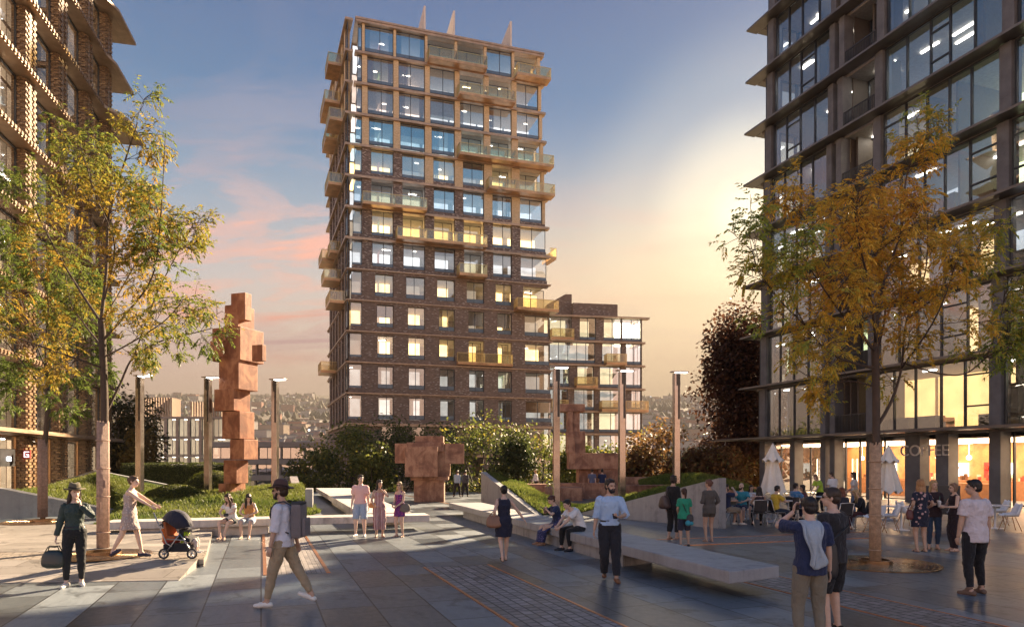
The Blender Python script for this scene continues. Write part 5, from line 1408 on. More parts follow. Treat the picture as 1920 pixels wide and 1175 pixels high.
def limb(m,pts,P,f0,f1,off,scale,n=12,flare=0.0):
    a,j,e=pts; L1=(j-a).length; L2=(e-j).length; S_=L1+L2
    def pos(f):
        s_=f*S_; return lerp(a,j,s_/L1) if s_<=L1 else lerp(j,e,(s_-L1)/L2)
    k=max(3,int((f1-f0)*14)); pp=[];rr_=[]
    for i in range(k+1):
        f=lerp(f0,f1,i/k); pp.append(pos(f)); rr_.append(prof(P,f)*scale+off+flare*(i/k))
    # blunt rounded ends so that the union stays clean
    m.tube(pp,rr_,n,True); return pp,rr_
def foot_pts(b,i):
    yaw,pit=b.foot[i]; M=rot3('Z',yaw)@rot3('X',-pit); a=b.ank[i]; return a+M@V((0,-.045,-.06)),a+M@V((0,.085,-.06)),a+M@V((0,.15,-.068)),M
def hand(m,w,d,s_,curl=25,grip=0,palm=None):
    """palm and five fingers; w wrist, d forearm direction, s_ +1 right hand"""
    d=V(d).normalized(); n=V(palm) if palm else V((s_*-1,0,0)); n-=d*n.dot(d)
    n=n.normalized() if n.length>.05 else d.orthogonal().normalized()
    sd_=d.cross(n)*s_   # towards the thumb side
    M=Matrix((sd_,d,n)).transposed()
    m.ell(w+d*.05,(.038,.055,.016),10,7,M)
    cu=R(curl)
    for k,(o,L) in enumerate(((.029,.072),(.010,.082),(-.010,.076),(-.028,.060))):
        p=w+d*.09+sd_*o; d1=d*math.cos(cu*.6)+n*math.sin(cu*.6)+sd_*o*1.2; q=p+d1.normalized()*L*.5
        d2=d*math.cos(cu*1.7)+n*math.sin(cu*1.7); e=q+d2*L*.5; m.capsule(p-d*.015,q,.0095,.0088,7); m.capsule(q,e,.0088,.0075,7)
    p=w+d*.03+sd_*.03; q=p+(d*.7+sd_*.75+n*.15).normalized()*.036; e=q+(d*.95+sd_*.15+n*.35).normalized()*.032
    m.capsule(p,q,.012,.010,7); m.capsule(q,e,.010,.008,7)
def rem(m,name,mat,parent,vx,smooth=4,fold=0.0):
    o=m.build(name,mat,parent,uv=False); REMESH.append((o,vx,smooth,fold)); return o
FOLD=None
def person(label,loc,heading,H,pose,skinc=(.55,.36,.27),hair=None,top=None,bottom=None,shoes=None,group=None,extra=None,vx=.0105,beard=None,hat=None,glasses=None,tag_name='person'):
    b=skeleton(**pose); s_=H/1.75; m=MB(); f=1.0 if b.sex=='m' else .9; f*=b.bw
    m.loft(torso_rings(b,.845,1.49,0))
    m.tube([b.sp(1.44),b.neck,b.headc+b.Rh@V((0,-.012,-.05))],[.062*f,.054*f,.052*f],12)
    for i in (0,1):
        limb(m,(b.hip[i],b.knee[i],b.ank[i]),LEG,0,1,0,f); m.capsule(b.hip[i]+V((0,0,.03)),lerp(b.hip[i],b.knee[i],.3),.095*f,.084*f,12)
        h,bl_,t_,M=foot_pts(b,i); m.capsule(b.ank[i],h,.036,.030,10); m.capsule(h,bl_,.028,.030,10); m.capsule(bl_,t_,.028,.02,10); m.capsule(b.ank[i],bl_,.034,.026,10)
        limb(m,(b.sh[i],b.elb[i],b.wr[i]),ARM,0,1,0,f); m.capsule(b.sp(1.385,.08*(1,-1)[i]),b.sh[i],.054*f,.05*f,10)
        hd=(b.wr[i]-b.elb[i]); cu=(pose.get('curl') or (28,28))[i]; pn=(pose.get('palm') or (None,None))[i]
        hd=V((pose.get('hdir') or (None,None))[i] or hd); hand(m,b.wr[i],hd,(1,-1)[i],cu,palm=pn)
    C_,Rh=b.headc,b.Rh; q=lambda x,y,z: C_+Rh@V((x,y,z))
    m.ell(q(0,-.012,.025),(.075,.094,.095),16,11,Rh); m.ell(q(0,.022,-.045),(.056,.066,.068),14,9,Rh); m.ell(q(0,.058,-.088),(.026,.024,.02),10,7,Rh)
    m.capsule(q(0,.085,.012),q(0,.104,-.026),.0095,.0135,8); m.capsule(q(-.03,.072,.026),q(.03,.072,.026),.015,.015,8)
    m.ell(q(0,.079,-.053),(.023,.012,.0085),10,7,Rh)
    for sx in (1,-1): m.ell(q(.075*sx,-.012,-.004),(.011,.02,.031),9,7,Rh)
    o=m.build(tag_name,skin(skinc),None,uv=False); tag(o,label,'person',group); REMESH.append((o,vx,3,0))
    o['_s']=s_; o.location=loc; o.rotation_euler=(0,0,R(heading)); o.scale=(s_,)*3
    root=o
    def sub(mm,name,mat,fold=.0,v=vx*1.05,sm=4): 
        c=mm.build(name,mat,None,uv=False); c.parent=root; REMESH.append((c,v,sm,fold)); return c
    for sx in (1,-1):
        e=MB(); e.ell(q(.031*sx,.0755,.006),(.0125,.007,.0075),9,7,Rh); c=e.build('eye',plain('eye_dark',(.05,.035,.03),.15,0,.02),None,uv=False); c.parent=root
        e=MB(); e.capsule(q(.018*sx,.083,.026),q(.046*sx,.074,.028),.0045,.0035,6); c=e.build('eyebrow',hairmat(tuple(x*.7 for x in (hair[1] if hair else (.05,.035,.025)))),None,uv=False); c.parent=root
    e=MB(); e.ell(q(0,.0895,-.053),(.02,.006,.0065),10,7,Rh); c=e.build('mouth',plain('lip_red',(.36,.13,.11),.4,0,.05),None,uv=False); c.parent=root
    # hair
    if hair and hair[0]!='bald':
        st,hc=hair; h=MB(); hm=hairmat(hc)
        h.ell(q(0,-.026,.046),(.084,.097,.088),16,11,Rh); h.ell(q(0,-.05,-.01),(.079,.068,.07),14,9,Rh); h.ell(q(0,.03,.093),(.058,.055,.028),12,8,Rh)
        for sx in (1,-1): h.capsule(q(.072*sx,.02,.05),q(.073*sx,.0,.0),.016,.011,8)
        back=lambda x,y,z: q(x,y,z)
        dn=V((0,0,-1)); nb=b.Rt@V((0,-1,0))
        if st in('long','mid'):
            L=.36 if st=='long' else .2
            for x in (-.066,-.04,-.012,.016,.042,.066):
                p0=q(x,-.055 if abs(x)<.06 else -.02,.0); p1=q(x*1.2,-.07 if abs(x)<.06 else -.035,-.12); p2=p1+dn*L*.5+nb*(.035 if abs(x)<.06 else .0)+b.Rt@V((x*.3,0,0)); 
                h.tube([q(x*.8,-.04,.06),p0,p1,p2],[.028,.032,.034,.020],9)
        elif st=='front':   # long hair falling forward beside the face
            for x in (-.075,-.055,.055,.075): h.tube([q(x*.7,.0,.08),q(x,.03,.0),q(x*1.1,.05,-.14),q(x*1.05,.05,-.14)+dn*.17],[.024,.026,.03,.014],9)
            for x in (-.04,0,.04): h.tube([q(x,-.05,.05),q(x*1.2,-.075,-.08),q(x*1.4,-.06,-.18)+dn*.08],[.03,.034,.02],9)
        elif st=='bun': h.ell(q(0,-.115,.035),(.042,.038,.042),12,8,Rh)
        elif st=='ponytail':
            h.tube([q(0,-.1,.04),q(0,-.135,.0),q(.0,-.12,-.12)+dn*.02,q(.0,-.10,-.20)+dn*.06],[.022,.03,.03,.012],10)
        elif st=='bob':
            for x in (-.07,-.045,-.015,.015,.045,.07): h.tube([q(x*.8,-.03,.07),q(x,-.06 if abs(x)<.06 else -.01,-.02),q(x*1.05,-.05 if abs(x)<.06 else 0,-.10)],[.026,.032,.022],9)
        rem_=h.build('hair',hm,None,uv=False); rem_.parent=root; REMESH.append((rem_,vx*.9,2,.006))
    if beard:
        h=MB(); h.ell(q(0,.047,-.078),(.05,.052,.046),14,9,Rh); h.capsule(q(.058,.02,-.03),q(.045,.045,-.08),.018,.018,8); h.capsule(q(-.058,.02,-.03),q(-.045,.045,-.08),.018,.018,8)
        h.capsule(q(-.028,.086,-.042),q(.028,.086,-.042),.0075,.0075,8)
        c=h.build('beard',hairmat(beard),None,uv=False); c.parent=root; REMESH.append((c,vx*.8,2,.004))
    if glasses:
        g=MB(); gm=plain('black_lens',(.012,.012,.014),.12,0,.02)
        for sx in (1,-1):
            g.ell(q(.032*sx,.088,.008),(.024,.006,.018),12,7,Rh); g.capsule(q(.055*sx,.08,.013),q(.078*sx,-.02,.01),.003,.003,6)
        g.capsule(q(-.012,.092,.012),q(.012,.092,.012),.003,.003,6); c=g.build('sunglasses',gm,None,uv=False); c.parent=root
    if hat:
        hc,band=hat; h=MB(); A=Rh
        def ring(r0,r1,z,dy=0): return [q(r0*math.cos(a),-.012+dy+r1*math.sin(a),z+.012*math.cos(2*a)) for a in [2*math.pi*k/28 for k in range(28)]]
        h.loft([ring(.082,.098,.052),ring(.165,.185,.058),ring(.168,.188,.064),ring(.094,.11,.068),ring(.088,.104,.12),ring(.074,.09,.165),ring(.05,.066,.172),ring(.02,.03,.155)])
        c=h.build('hat',cloth('felt_%d'%int(hc[0]*999),hc,.9,wr=.25),None,uv=False); c.parent=root
        h=MB(); h.loft([ring(.094,.110,.071),ring(.0965,.1125,.071),ring(.0945,.1105,.098),ring(.092,.108,.098)]); d_=h.build('hat_band',cloth('felt_band_%d'%int(band[0]*9999),band),None,uv=False); d_.parent=c
    # clothes
    offT=.014
    if bottom:
        kind,bm_=bottom; g=MB()
        if kind in('trousers','shorts','slim','cropped','hotpants'):
            e={'trousers':.97,'slim':.95,'cropped':.86,'shorts':.50,'hotpants':.24}[kind]
            fl={'trousers':.012,'shorts':.018,'cropped':.01}.get(kind,0)
            g.loft(torso_rings(b,.845,1.05,.013))
            of=.016 if kind!='slim' else .010
            for i in (0,1):
                limb(g,(b.hip[i],b.knee[i],b.ank[i]),LEG,0,e,of,f,14,fl); g.capsule(b.hip[i]+V((0,0,.03)),lerp(b.hip[i],b.knee[i],.25),.095*f+of,.084*f+of,12)
            sub(g,'shorts' if e<.6 else 'trousers',bm_,.008)
            bt=MB(); r_=torso_rings(b,1.02,1.05,.019); bt.loft(r_,False,0,True); 
            if kind in('trousers','slim') and top and (top[2] if len(top)>2 else .93)>=.955: c=bt.build('belt',plain('dark_belt',(.03,.022,.018),.4),None,uv=False); c.parent=root; c.modifiers.new('t','SOLIDIFY').thickness=.006
        elif kind in('skirt','mini','maxi'):
            hem={'skirt':.50,'mini':.72,'maxi':.09}[kind]; skirt(g,b,1.04,hem,f,.0 if kind!='maxi' else .02); sub(g,'skirt',bm_,.008)
    if top:
        kind,tm_=top[0],top[1]; g=MB()
        sl={'tee':.38,'long':.97,'rolled':.62,'tank':0,'strap':0,'dress':0,'teedress':.36,'maxi':0,'jumpsuit':0,'minidress':0,'off':.3}[kind]
        ztop={'tank':1.40,'strap':1.33,'off':1.36}.get(kind,1.452)
        if kind in('dress','teedress','maxi','minidress'): ztop=1.43 if sl==0 else 1.452
        if kind=='minidress': ztop=1.34
        if kind=='jumpsuit': ztop=1.35
        zbot=top[2] if len(top)>2 else (.93 if kind not in('strap','tank') else .98)
        off=.017 if b.sex=='m' else .013
        g.loft(torso_rings(b,zbot,ztop,off+(.008 if zbot<.95 else 0),16,True))
        if kind in('tank','dress','maxi','strap','jumpsuit','minidress'):
            for sx in (.085,-.085):
                g.tube([b.sp(ztop-.04,sx,.085),b.sp(1.44,sx*1.02,.03),b.sp(1.44,sx*1.02,-.03),b.sp(ztop-.04,sx,-.085)],[.022,.02,.02,.022] if kind!='strap' else [.009]*4,8)
        for i in (0,1):
            if sl>0:
                if kind!='off': g.capsule(b.sp(1.385,.09*(1,-1)[i]),b.sh[i],.056*f+off*.6,.05*f+off*.8,12)
                limb(g,(b.sh[i],b.elb[i],b.wr[i]),ARM,0.0 if kind!='off' else .10,sl,off+.004,f,12,.014 if kind in('tee','teedress','off') else (0.0 if kind=='long' else .003))
        if kind in('dress','teedress','minidress'): skirt(g,b,1.05,top[3] if len(top)>3 else .55,f,.015)
        if kind=='maxi': skirt(g,b,1.05,.08,f,.0)
        if kind=='jumpsuit':
            g.loft(torso_rings(b,.845,1.05,.014))
            for i in (0,1): limb(g,(b.hip[i],b.knee[i],b.ank[i]),LEG,0,.82,.024,f,14,.022)
        if kind in('rolled','long') and len(top)>4:
            g.tube([b.sp(1.455,.06*math.cos(a),.062*math.sin(a)+.006) for a in [2*math.pi*k/14 for k in range(15)]],.013,6)
        nm={'tee':'tshirt','long':'shirt','rolled':'shirt','tank':'vest_top','strap':'strap_top','off':'blouse'}.get(kind,'dress' if kind!='jumpsuit' else 'jumpsuit')
        sub(g,nm,tm_,.010)
    if shoes:
        kind,smt=shoes
        for i in (0,1):
            h,bl_,t_,M=foot_pts(b,i); g=MB()
            if kind!='sandal':
                g.capsule(h+M@V((0,-.005,.012)),bl_+M@V((0,0,.008)),.04,.042,10); g.capsule(bl_,t_+M@V((0,.015,.004)),.040,.028,10); g.capsule(b.ank[i]+M@V((0,.01,-.03 if kind!='boot' else .02)),bl_+M@V((0,-.01,.01)),.038 if kind!='boot' else .045,.034,10)
                sub(g,'shoe',smt,0,vx*.9,2)
                if kind=='sneaker':
                    g=MB(); g.tube([h+M@V((0,-.045,-.018)),h+M@V((0,0,-.02)),bl_+M@V((0,0,-.02)),t_+M@V((0,.045,-.012))],[.03,.043,.047,.02],12,flat=.42); 
            else:
                g.tube([h+M@V((0,-.03,-.024)),h+M@V((0,0,-.024)),bl_+M@V((0,0,-.026)),t_+M@V((0,.035,-.018))],[.022,.035,.042,.025],12,flat=.3)
                g.tube([bl_+M@V((.042,-.01,-.015)),bl_+M@V((0,-.02,.034)),bl_+M@V((-.042,-.01,-.015))],.011,6); g.tube([b.ank[i]+M@V((.04,-.02,-.01)),b.ank[i]+M@V((0,.036,-.004)),b.ank[i]+M@V((-.04,-.02,-.01))],.009,6)
                c=g.build('sandal',smt,None,uv=False); c.parent=root
    if extra: extra(root,b,lambda *a,**k: sub(*a,**k))
    root['_b']=1; PEOPLE.append((root,b)); return root,b
PEOPLE=[]
def skirt(g,b,z0,hem,f,flare):
    n=18; c0=[(b.hip[0]+b.hip[1])/2,(b.knee[0]+b.knee[1])/2,(b.ank[0]+b.ank[1])/2]
    rings=torso_rings(b,.90,z0,.013,n); rings=rings[::-1]
    zs=[.84,.78,.72,.62,.5,.38,.25,.12]
    for z in [q for q in zs if q>hem+.02]+[hem]:
        fz=(c0[0].z-z)/(c0[0].z-c0[1].z) if z>c0[1].z else 1+(c0[1].z-z)/(c0[1].z-c0[2].z)
        fz=max(0,fz); seg=0 if fz<=1 else 1; ff=fz-seg
        ps=[lerp(p[0],p[1],min(1,ff)) for p in (((b.hip[i],b.knee[i]) if seg==0 else (b.knee[i],b.ank[i])) for i in (0,1))]
        cx=(ps[0]+ps[1])/2; rad=prof(LEG,min(1,fz/2))*f+.03
        w=abs(ps[0].x-ps[1].x)/2+rad+flare*fz; d=abs(ps[0].y-ps[1].y)/2+rad+flare*fz
        w=max(w,.15*f+flare*fz); rings.append([V((cx.x+w*math.cos(a),cx.y+d*math.sin(a),z+.0))+V((0,0,0))*0 for a in [2*math.pi*k/n for k in range(n)]])
        rings[-1]=[p+V(((p.x-cx.x)*.06*math.sin(5*k),(p.y-cx.y)*.06*math.sin(5*k+1),0)) for k,p in enumerate(rings[-1])]
    g.loft(rings)
def finish_people():
    tx=bpy.data.textures.new('fold_texture','CLOUDS'); tx.noise_scale=.09; tx.noise_depth=2
    for o,vx,sm,fold in REMESH:
        r_=o.modifiers.new('r','REMESH'); r_.mode='VOXEL'; r_.voxel_size=vx; r_.use_smooth_shade=True
        q=o.modifiers.new('s','SMOOTH'); q.factor=.5; q.iterations=sm
        if fold:
            d_=o.modifiers.new('d','DISPLACE'); d_.texture=tx; d_.strength=fold*3.2; d_.mid_level=.45; d_.texture_coords='LOCAL'
    bpy.context.view_layer.update(); dg=bpy.context.evaluated_depsgraph_get()
    new=[]
    for o,*_ in REMESH: new.append(bpy.data.meshes.new_from_object(o.evaluated_get(dg)))
    for (o,*_),me in zip(REMESH,new):
        o.modifiers.clear(); me.name=o.data.name; o.data=me
def world_of(rb,p):
    """a point of the person's own frame in the scene"""
    o,b=rb; return V(o.location)+Matrix.Rotation(o.rotation_euler.z,3,'Z')@(V(p)*o.scale.x)
# ---------------------------------------------------------------- who stands where
SK=[(.60,.40,.30),(.50,.32,.23),(.40,.25,.17),(.66,.46,.36)]
HB,HD,HL,HBL=(.045,.028,.018),(.016,.012,.011),(.16,.095,.05),(.45,.31,.15)
WT=cloth('white_cotton',(.74,.73,.72)); BK=cloth('black_cloth',(.018,.018,.02)); NV=cloth('navy_cloth',(.025,.035,.085)); 
STAND=dict()
def bag(name,label,cat,c,size,mat,strap=None,rz=0,round_=.3,flap=None):
    """a soft bag; strap: list of points in the scene"""
    o=thing(name,label,cat,(c.x,c.y,c.z-size[2]/2)); m=MB(); n=20; rings=[]
    M=Matrix.Rotation(rz,3,'Z')
    for j in range(11):
        f=j/10; z=(f-.5)*size[2]; k=(1-abs(2*f-1)**3.2*.35)*(1.05-.18*f)
        if j in(0,10): k*=.78
        rings.append([c+M@V((size[0]/2*k*math.copysign(abs(math.cos(a))**.6,math.cos(a)),size[1]/2*k*(1.1-.5*f)*math.copysign(abs(math.sin(a))**.7,math.sin(a)),z)) for a in [2*math.pi*q/n for q in range(n)]])
    m.loft(rings); m.build('body',mat,o,uv=False)
    if strap:
        for s_ in strap:
            m=MB(); m.tube(s_,.009 if len(s_)<6 else .012,8); m.build('strap',mat,o,uv=False)
    if flap:
        m=MB(); m.rbox(c+M@V((0,-size[1]*.52,size[2]*.12)),(size[0]*.86,.012,size[2]*.5),.005,rz); m.build('flap',flap,o,uv=False)
    return o
def phone(label,c,rz=0,tilt=30):
    m=MB(); m.rbox(c,(.075,.012,.15),.004,0,0,Matrix.Rotation(rz,3,'Z')@Matrix.Rotation(R(tilt),3,'X')); return tag(m.build('phone',plain('phone_black',(.02,.02,.024),.2),None,uv=False),label,'phone')
ZT=.165
def gp(px,py,z=0.0): return G(px,py,z)
# 1 woman in the hat
p1=person('woman in a dark green blouse, black trousers and a felt hat touching her chin',gp(140,1098),-152,1.70,dict(sex='f',feet=((.12,.05,0,-20),(-.10,-.04,0,12)),hands=((.28,.02,.80),(-.10,.175,1.415)),elbows=(None,(-.9,.1,-1)),head=(22,-2),curl=(65,45),palm=(None,(1,-.2,0)),hdir=(None,(.15,-.1,.9))),
  SK[3],('mid',(.035,.02,.014)),('long',cloth('dark_green_silk',(.03,.05,.045),.5),.985),('slim',BK),('shoe',plain('white_leather',(.66,.64,.60),.5)),hat=((.13,.11,.07),(.03,.025,.02)),vx=.008)
hw=world_of(p1,(.285,.03,.70)); bc=hw+V((-.02,0,-.20))
bag('handbag','dark green leather holdall carried by the woman in the felt hat','bag',bc,(.40,.20,.30),plain('dark_green_leather',(.02,.028,.025),.38,0,.3,6,.3),
    [[bc+V((-.12,.03,.13)),bc+V((-.08,.02,.22)),hw+V((0,.01,.015)),bc+V((.08,.02,.22)),bc+V((.12,.03,.13))],[bc+V((-.12,-.03,.13)),bc+V((-.08,-.02,.21)),hw+V((0,-.01,.0)),bc+V((.08,-.02,.21)),bc+V((.12,-.03,.13))]])
# 2 woman with the pushchair
l2=gp(243,1045,ZT); l2.z=ZT
p2=person('woman in a short pale patterned dress pushing a pushchair',l2,-84,1.66,dict(sex='f',lean=6,feet=((.07,-.32,.06,-4,-35),(-.08,.22,0,4)),hands=((.14,.50,1.10),(-.14,.50,1.10)),elbows=((1,-.4,-1),(-1,-.4,-1)),head=(-6,6),curl=(70,70)),
  SK[3],('bun',(.10,.055,.03)),('minidress',cloth('pale_pattern',(.42,.33,.30),.8,'dots',(.62,.52,.47)),.95,.60),None,('shoe',plain('navy_canvas',(.03,.03,.06),.7)),vx=.0095)
# pushchair
def pushchair():
    cx=gp(335,1046,ZT); X=lambda px,py,dy=0: V(((px-960)/1280*(cx.y+dy),cx.y+dy,CH-(py-866)*(cx.y+dy)/1280))
    o=thing('pushchair','black double pushchair with a dark hood and two small children in it','pushchair',(cx.x,cx.y,ZT))
    fr=plain('grey_tube',(.32,.32,.33),.3,.8); dk=cloth('black_fabric',(.02,.02,.026),.8); w_=.25
    m=MB()
    for s_ in (-w_,w_):
        m.tube([X(289,962,s_),X(298,985,s_),X(312,1018,s_),X(322,1024,s_)],.013,8); m.tube([X(337,1000,s_),X(308,1040,s_)],.013,8); m.tube([X(312,1010,s_),X(345,1012,s_),X(362,1038,s_)],.013,8); m.tube([X(337,1000,s_),X(352,1020,s_)],.012,8)
    m.tube([X(289,962,-w_),X(288,961,0),X(289,962,w_)],.016,8); m.build('frame',fr,o,uv=False)
    m=MB(); rings=[]
    for j in range(11):
        a=math.pi*(j/10); rings.append(j)
    n=10; vs=[]
    for j in range(n+1):
        y=w_*math.cos(math.pi*j/n)*1.08; hgt=math.sin(math.pi*j/n)**.6
        for k in range(9):
            t_=k/8; ang=lerp(2.6,.15,t_); 
            px=331+math.cos(ang)*31; py=993-math.sin(ang)*36*hgt-2; 
            pxx=lerp(334,px,hgt*.9+.1); vs.append(X(pxx,py,y))
    m.add(vs,[(j*9+k,j*9+k+1,(j+1)*9+k+1,(j+1)*9+k) for j in range(n) for k in range(8)],0,True); h_=m.build('hood',cloth('midnight_fabric',(.018,.018,.035),.7),o,uv=False); h_.modifiers.new('t','SOLIDIFY').thickness=.01
    m=MB(); 
    for a,b,c,d in (((306,1020),(306,1034),(350,1034),(352,1018)),):
        m.prism([X(a[0],a[1],-w_*.85),X(b[0],b[1],-w_*.85),X(c[0],c[1],-w_*.85),X(d[0],d[1],-w_*.85)],V((0,w_*1.7,0)))
    m.build('basket',dk,o,uv=False)
    m=MB(); m.prism([X(306,978,-w_*.8),X(311,1012,-w_*.8),X(330,1014,-w_*.8),X(328,1006,-w_*.8),X(314,1004,-w_*.8),X(309,978,-w_*.8)],V((0,w_*1.6,0))); m.build('rear_seat',cloth('rust_fabric',(.42,.12,.04)),o,uv=False)
    m=MB(); m.prism([X(336,992,-w_*.8),X(334,1012,-w_*.8),X(356,1016,-w_*.8),X(356,1009,-w_*.8),X(342,1005,-w_*.8),X(341,992,-w_*.8)],V((0,w_*1.6,0))); m.build('front_seat',dk,o,uv=False)
    m=MB(); m.rbox(X(359,993),(.19,.36,.03),.012); m.build('tray',plain('dark_tray',(.03,.03,.035),.4),o,uv=False)
    m=MB(); m.tube([X(300,984,-w_),X(303,982,-w_),X(306,988,-w_)],.015,6); m.build('arm_rest',dk,o,uv=False)
    for px in (307,360):
        for s_ in (-w_,w_):
            c=X(px,1037.5,s_); rw=.105
            m=MB(); m.tube([c+V((math.cos(a)*rw*.86,0,math.sin(a)*rw*.86)) for a in [2*math.pi*k/20 for k in range(21)]],.017,8,False); wh=m.build('wheel',plain('tyre_black',(.02,.02,.02),.7),o,uv=False)
            m=MB()
            for k in range(5): a=2*math.pi*k/5; m.tube([c,c+V((math.cos(a)*rw*.8,0,math.sin(a)*rw*.8))],.009,6)
            m.tube([c+V((0,-.02,0)),c+V((0,.02,0))],.022,10); m.tube([c+V((math.cos(a)*rw*.68,0,math.sin(a)*rw*.68)) for a in [2*math.pi*k/20 for k in range(21)]],.008,6,False)
            m.build('rim',fr,wh,uv=False)
    return X
PX_=pushchair()
sit=lambda **k: dict(dict(pz=.50,knees=((.1,1,.5),(-.1,1,.5)),feet=((.11,.42,.0),(-.11,.42,.0)),hands=((.12,.32,.62),(-.12,.32,.62)),elbows=((1,-.5,-.6),(-1,-.5,-.6))),**k)
q=PX_(350,1012); person('small child in a lime green top in the front seat of the pushchair',V((q.x-.03,q.y,q.z-.32)),-80,.95,sit(sex='m',lean=-12,feet=((.1,.42,.12),(-.1,.42,.12))),SK[3],('short',HBL),('tee',cloth('lime_cloth',(.40,.62,.03))),('cropped',cloth('pale_trousers',(.6,.5,.45))),('shoe',plain('white_leather',(.66,.64,.60),.5)),vx=.013)
q=PX_(318,1010); person('small child in an orange top in the rear seat of the pushchair',V((q.x-.06,q.y,q.z-.30)),-80,.92,sit(sex='m',lean=-10,feet=((.1,.36,.14),(-.1,.36,.14))),SK[3],('short',HB),('tee',cloth('orange_cloth',(.60,.16,.03))),('cropped',cloth('red_trousers',(.35,.06,.05))),None,vx=.013)
# girls on the bench
bz=.46
def onbench(px,d,z=bz): return V(((px-960)/1280*d,d,0))
p5=person('girl in a white off shoulder top and dark shorts sitting on the stone bench',onbench(434,19.05),172,1.62,dict(sex='f',pz=.57,lean=14,feet=((.11,.44,0),(-.05,.50,0)),hands=((.10,.40,.70),(-.06,.42,.70)),elbows=((1,-.3,-.5),(-1,-.3,-.5)),head=(-18,32),curl=(50,50)),SK[3],('front',(.05,.028,.018)),('off',WT),('hotpants',cloth('dark_denim',(.05,.06,.07))),('sandal',plain('tan_leather',(.35,.2,.12),.6)))
p6=person('girl in an ochre top and jeans shorts sitting on the stone bench',onbench(468,19.15),186,1.62,dict(sex='f',pz=.57,lean=16,feet=((.13,.42,0),(-.10,.44,0)),hands=((.06,.36,.68),(-.10,.36,.70)),elbows=((1,-.3,-.5),(-1,-.3,-.5)),head=(20,36),curl=(50,50)),SK[0],('front',HD),('tank',cloth('ochre_top',(.46,.22,.08))),('shorts',cloth('pale_denim',(.38,.43,.50))),('sandal',plain('tan_leather',(.35,.2,.12),.6)))
h=world_of(p5,(-.10,.46,.72)); bag('camera','black camera held between the two seated girls','camera',h,(.13,.09,.09),plain('camera_black',(.02,.02,.02),.4))
# 7 man with the backpack
p7=person('bearded man in a brown hat, white shirt and beige trousers walking left',gp(531,1137),88,1.80,dict(sex='m',lean=2,feet=((-.02+.10,-.40,.05,0,-24),(-.10,.20,0,0)),hands=((.25,-.12,.86),(-.23,.10,.85)),elbows=(None,(-.3,-1,-.1)),head=(0,-2),curl=(40,40)),
  SK[1],('short',HB),('rolled',cloth('white_shirt_linen',(.66,.66,.72)),.86,0,1),('slim',cloth('beige_chino',(.36,.28,.18))),('sneaker',plain('white_leather',(.66,.64,.60),.5)),beard=HB,glasses=True,hat=((.085,.05,.045),(.035,.022,.02)),vx=.008)
bp=world_of(p7,(0,-.225,1.22))
o=thing('backpack','grey taupe backpack worn by the walking man in the brown hat','backpack',(bp.x,bp.y,bp.z-.25)); bkm=cloth('taupe_canvas',(.19,.165,.165))
m=MB(); m.rbox(bp,(.16,.30,.50),.05,R(-2)); m.build('body',bkm,o,uv=False); m=MB(); m.rbox(bp+V((.105,0,-.09)),(.05,.25,.26),.02,R(-2)); m.build('pocket',bkm,o,uv=False); m=MB(); m.rbox(bp+V((0,0,.25)),(.15,.27,.05),.02); m.build('flap',plain('strap_dark',(.03,.03,.035),.7),o,uv=False)
for sx in (-.12,.12):
    m=MB(); pts=[world_of(p7,(sx,y,z)) for y,z in ((-.16,1.44),(-.05,1.495),(.06,1.475),(.125,1.40),(.14,1.28),(.08,1.14),(-.12,1.05))]; m.tube(pts,.02,8,flat=.5); m.build('strap',plain('strap_dark',(.03,.03,.035),.7),o,uv=False)
# trio
p8=person('tall man in a pale pink tshirt and light blue shorts standing in the sun',gp(676,1005),178,1.74,dict(sex='m',feet=((.13,.05,0,-12),(-.13,.05,0,12)),hands=((.25,.05,.83),(-.25,.05,.83)),head=(38,0)),SK[3],('short',HD),('tee',cloth('pink_tee',(.78,.50,.47))),('shorts',cloth('light_blue_denim',(.34,.42,.54))),('sneaker',plain('white_leather',(.66,.64,.60),.5)))
p9=person('woman in a red and white striped jumpsuit, hand at her chin',gp(711,1006),-160,1.60,dict(sex='f',feet=((.09,.02,0,-10),(-.10,.04,0,10)),hands=((.20,.22,1.0),(-.07,.17,1.43)),elbows=(None,(-.9,.2,-1)),head=(25,0),curl=(50,45)),SK[1],('long',HD),('jumpsuit',cloth('striped_cloth',(.62,.50,.47),.8,'stripe',(.26,.035,.06))),None,('sandal',plain('tan_leather',(.35,.2,.12),.6)))
c=world_of(p9,(.21,.05,.98)); bag('handbag','small orange handbag of the woman in the striped jumpsuit','bag',c,(.22,.09,.15),plain('orange_leather',(.62,.25,.07),.5),[[c+V((-.08,0,.07)),world_of(p9,(.10,.06,1.3)),world_of(p9,(-.02,-.02,1.46))]])
p10=person('blonde woman in a purple patterned playsuit with sunglasses',gp(750,1006),152,1.55,dict(sex='f',feet=((.11,.03,0,-12),(-.11,.0,0,12)),hands=((.10,.24,1.02),(-.08,.26,1.0)),head=(12,0),curl=(55,55)),SK[0],('mid',HBL),('minidress',cloth('purple_pattern',(.12,.03,.17),.7,'swirl',(.35,.05,.20)),.95,.66),None,('sandal',plain('black_leather',(.03,.025,.025),.5)),glasses=True)
c=world_of(p10,(-.21,.02,.93)); bag('handbag','grey brown shoulder bag on the hip of the blonde woman in purple','bag',c,(.30,.12,.24),plain('taupe_leather',(.15,.12,.10),.6),[[c+V((-.10,0,.12)),world_of(p10,(-.10,.09,1.25)),world_of(p10,(.06,0,1.44))]])
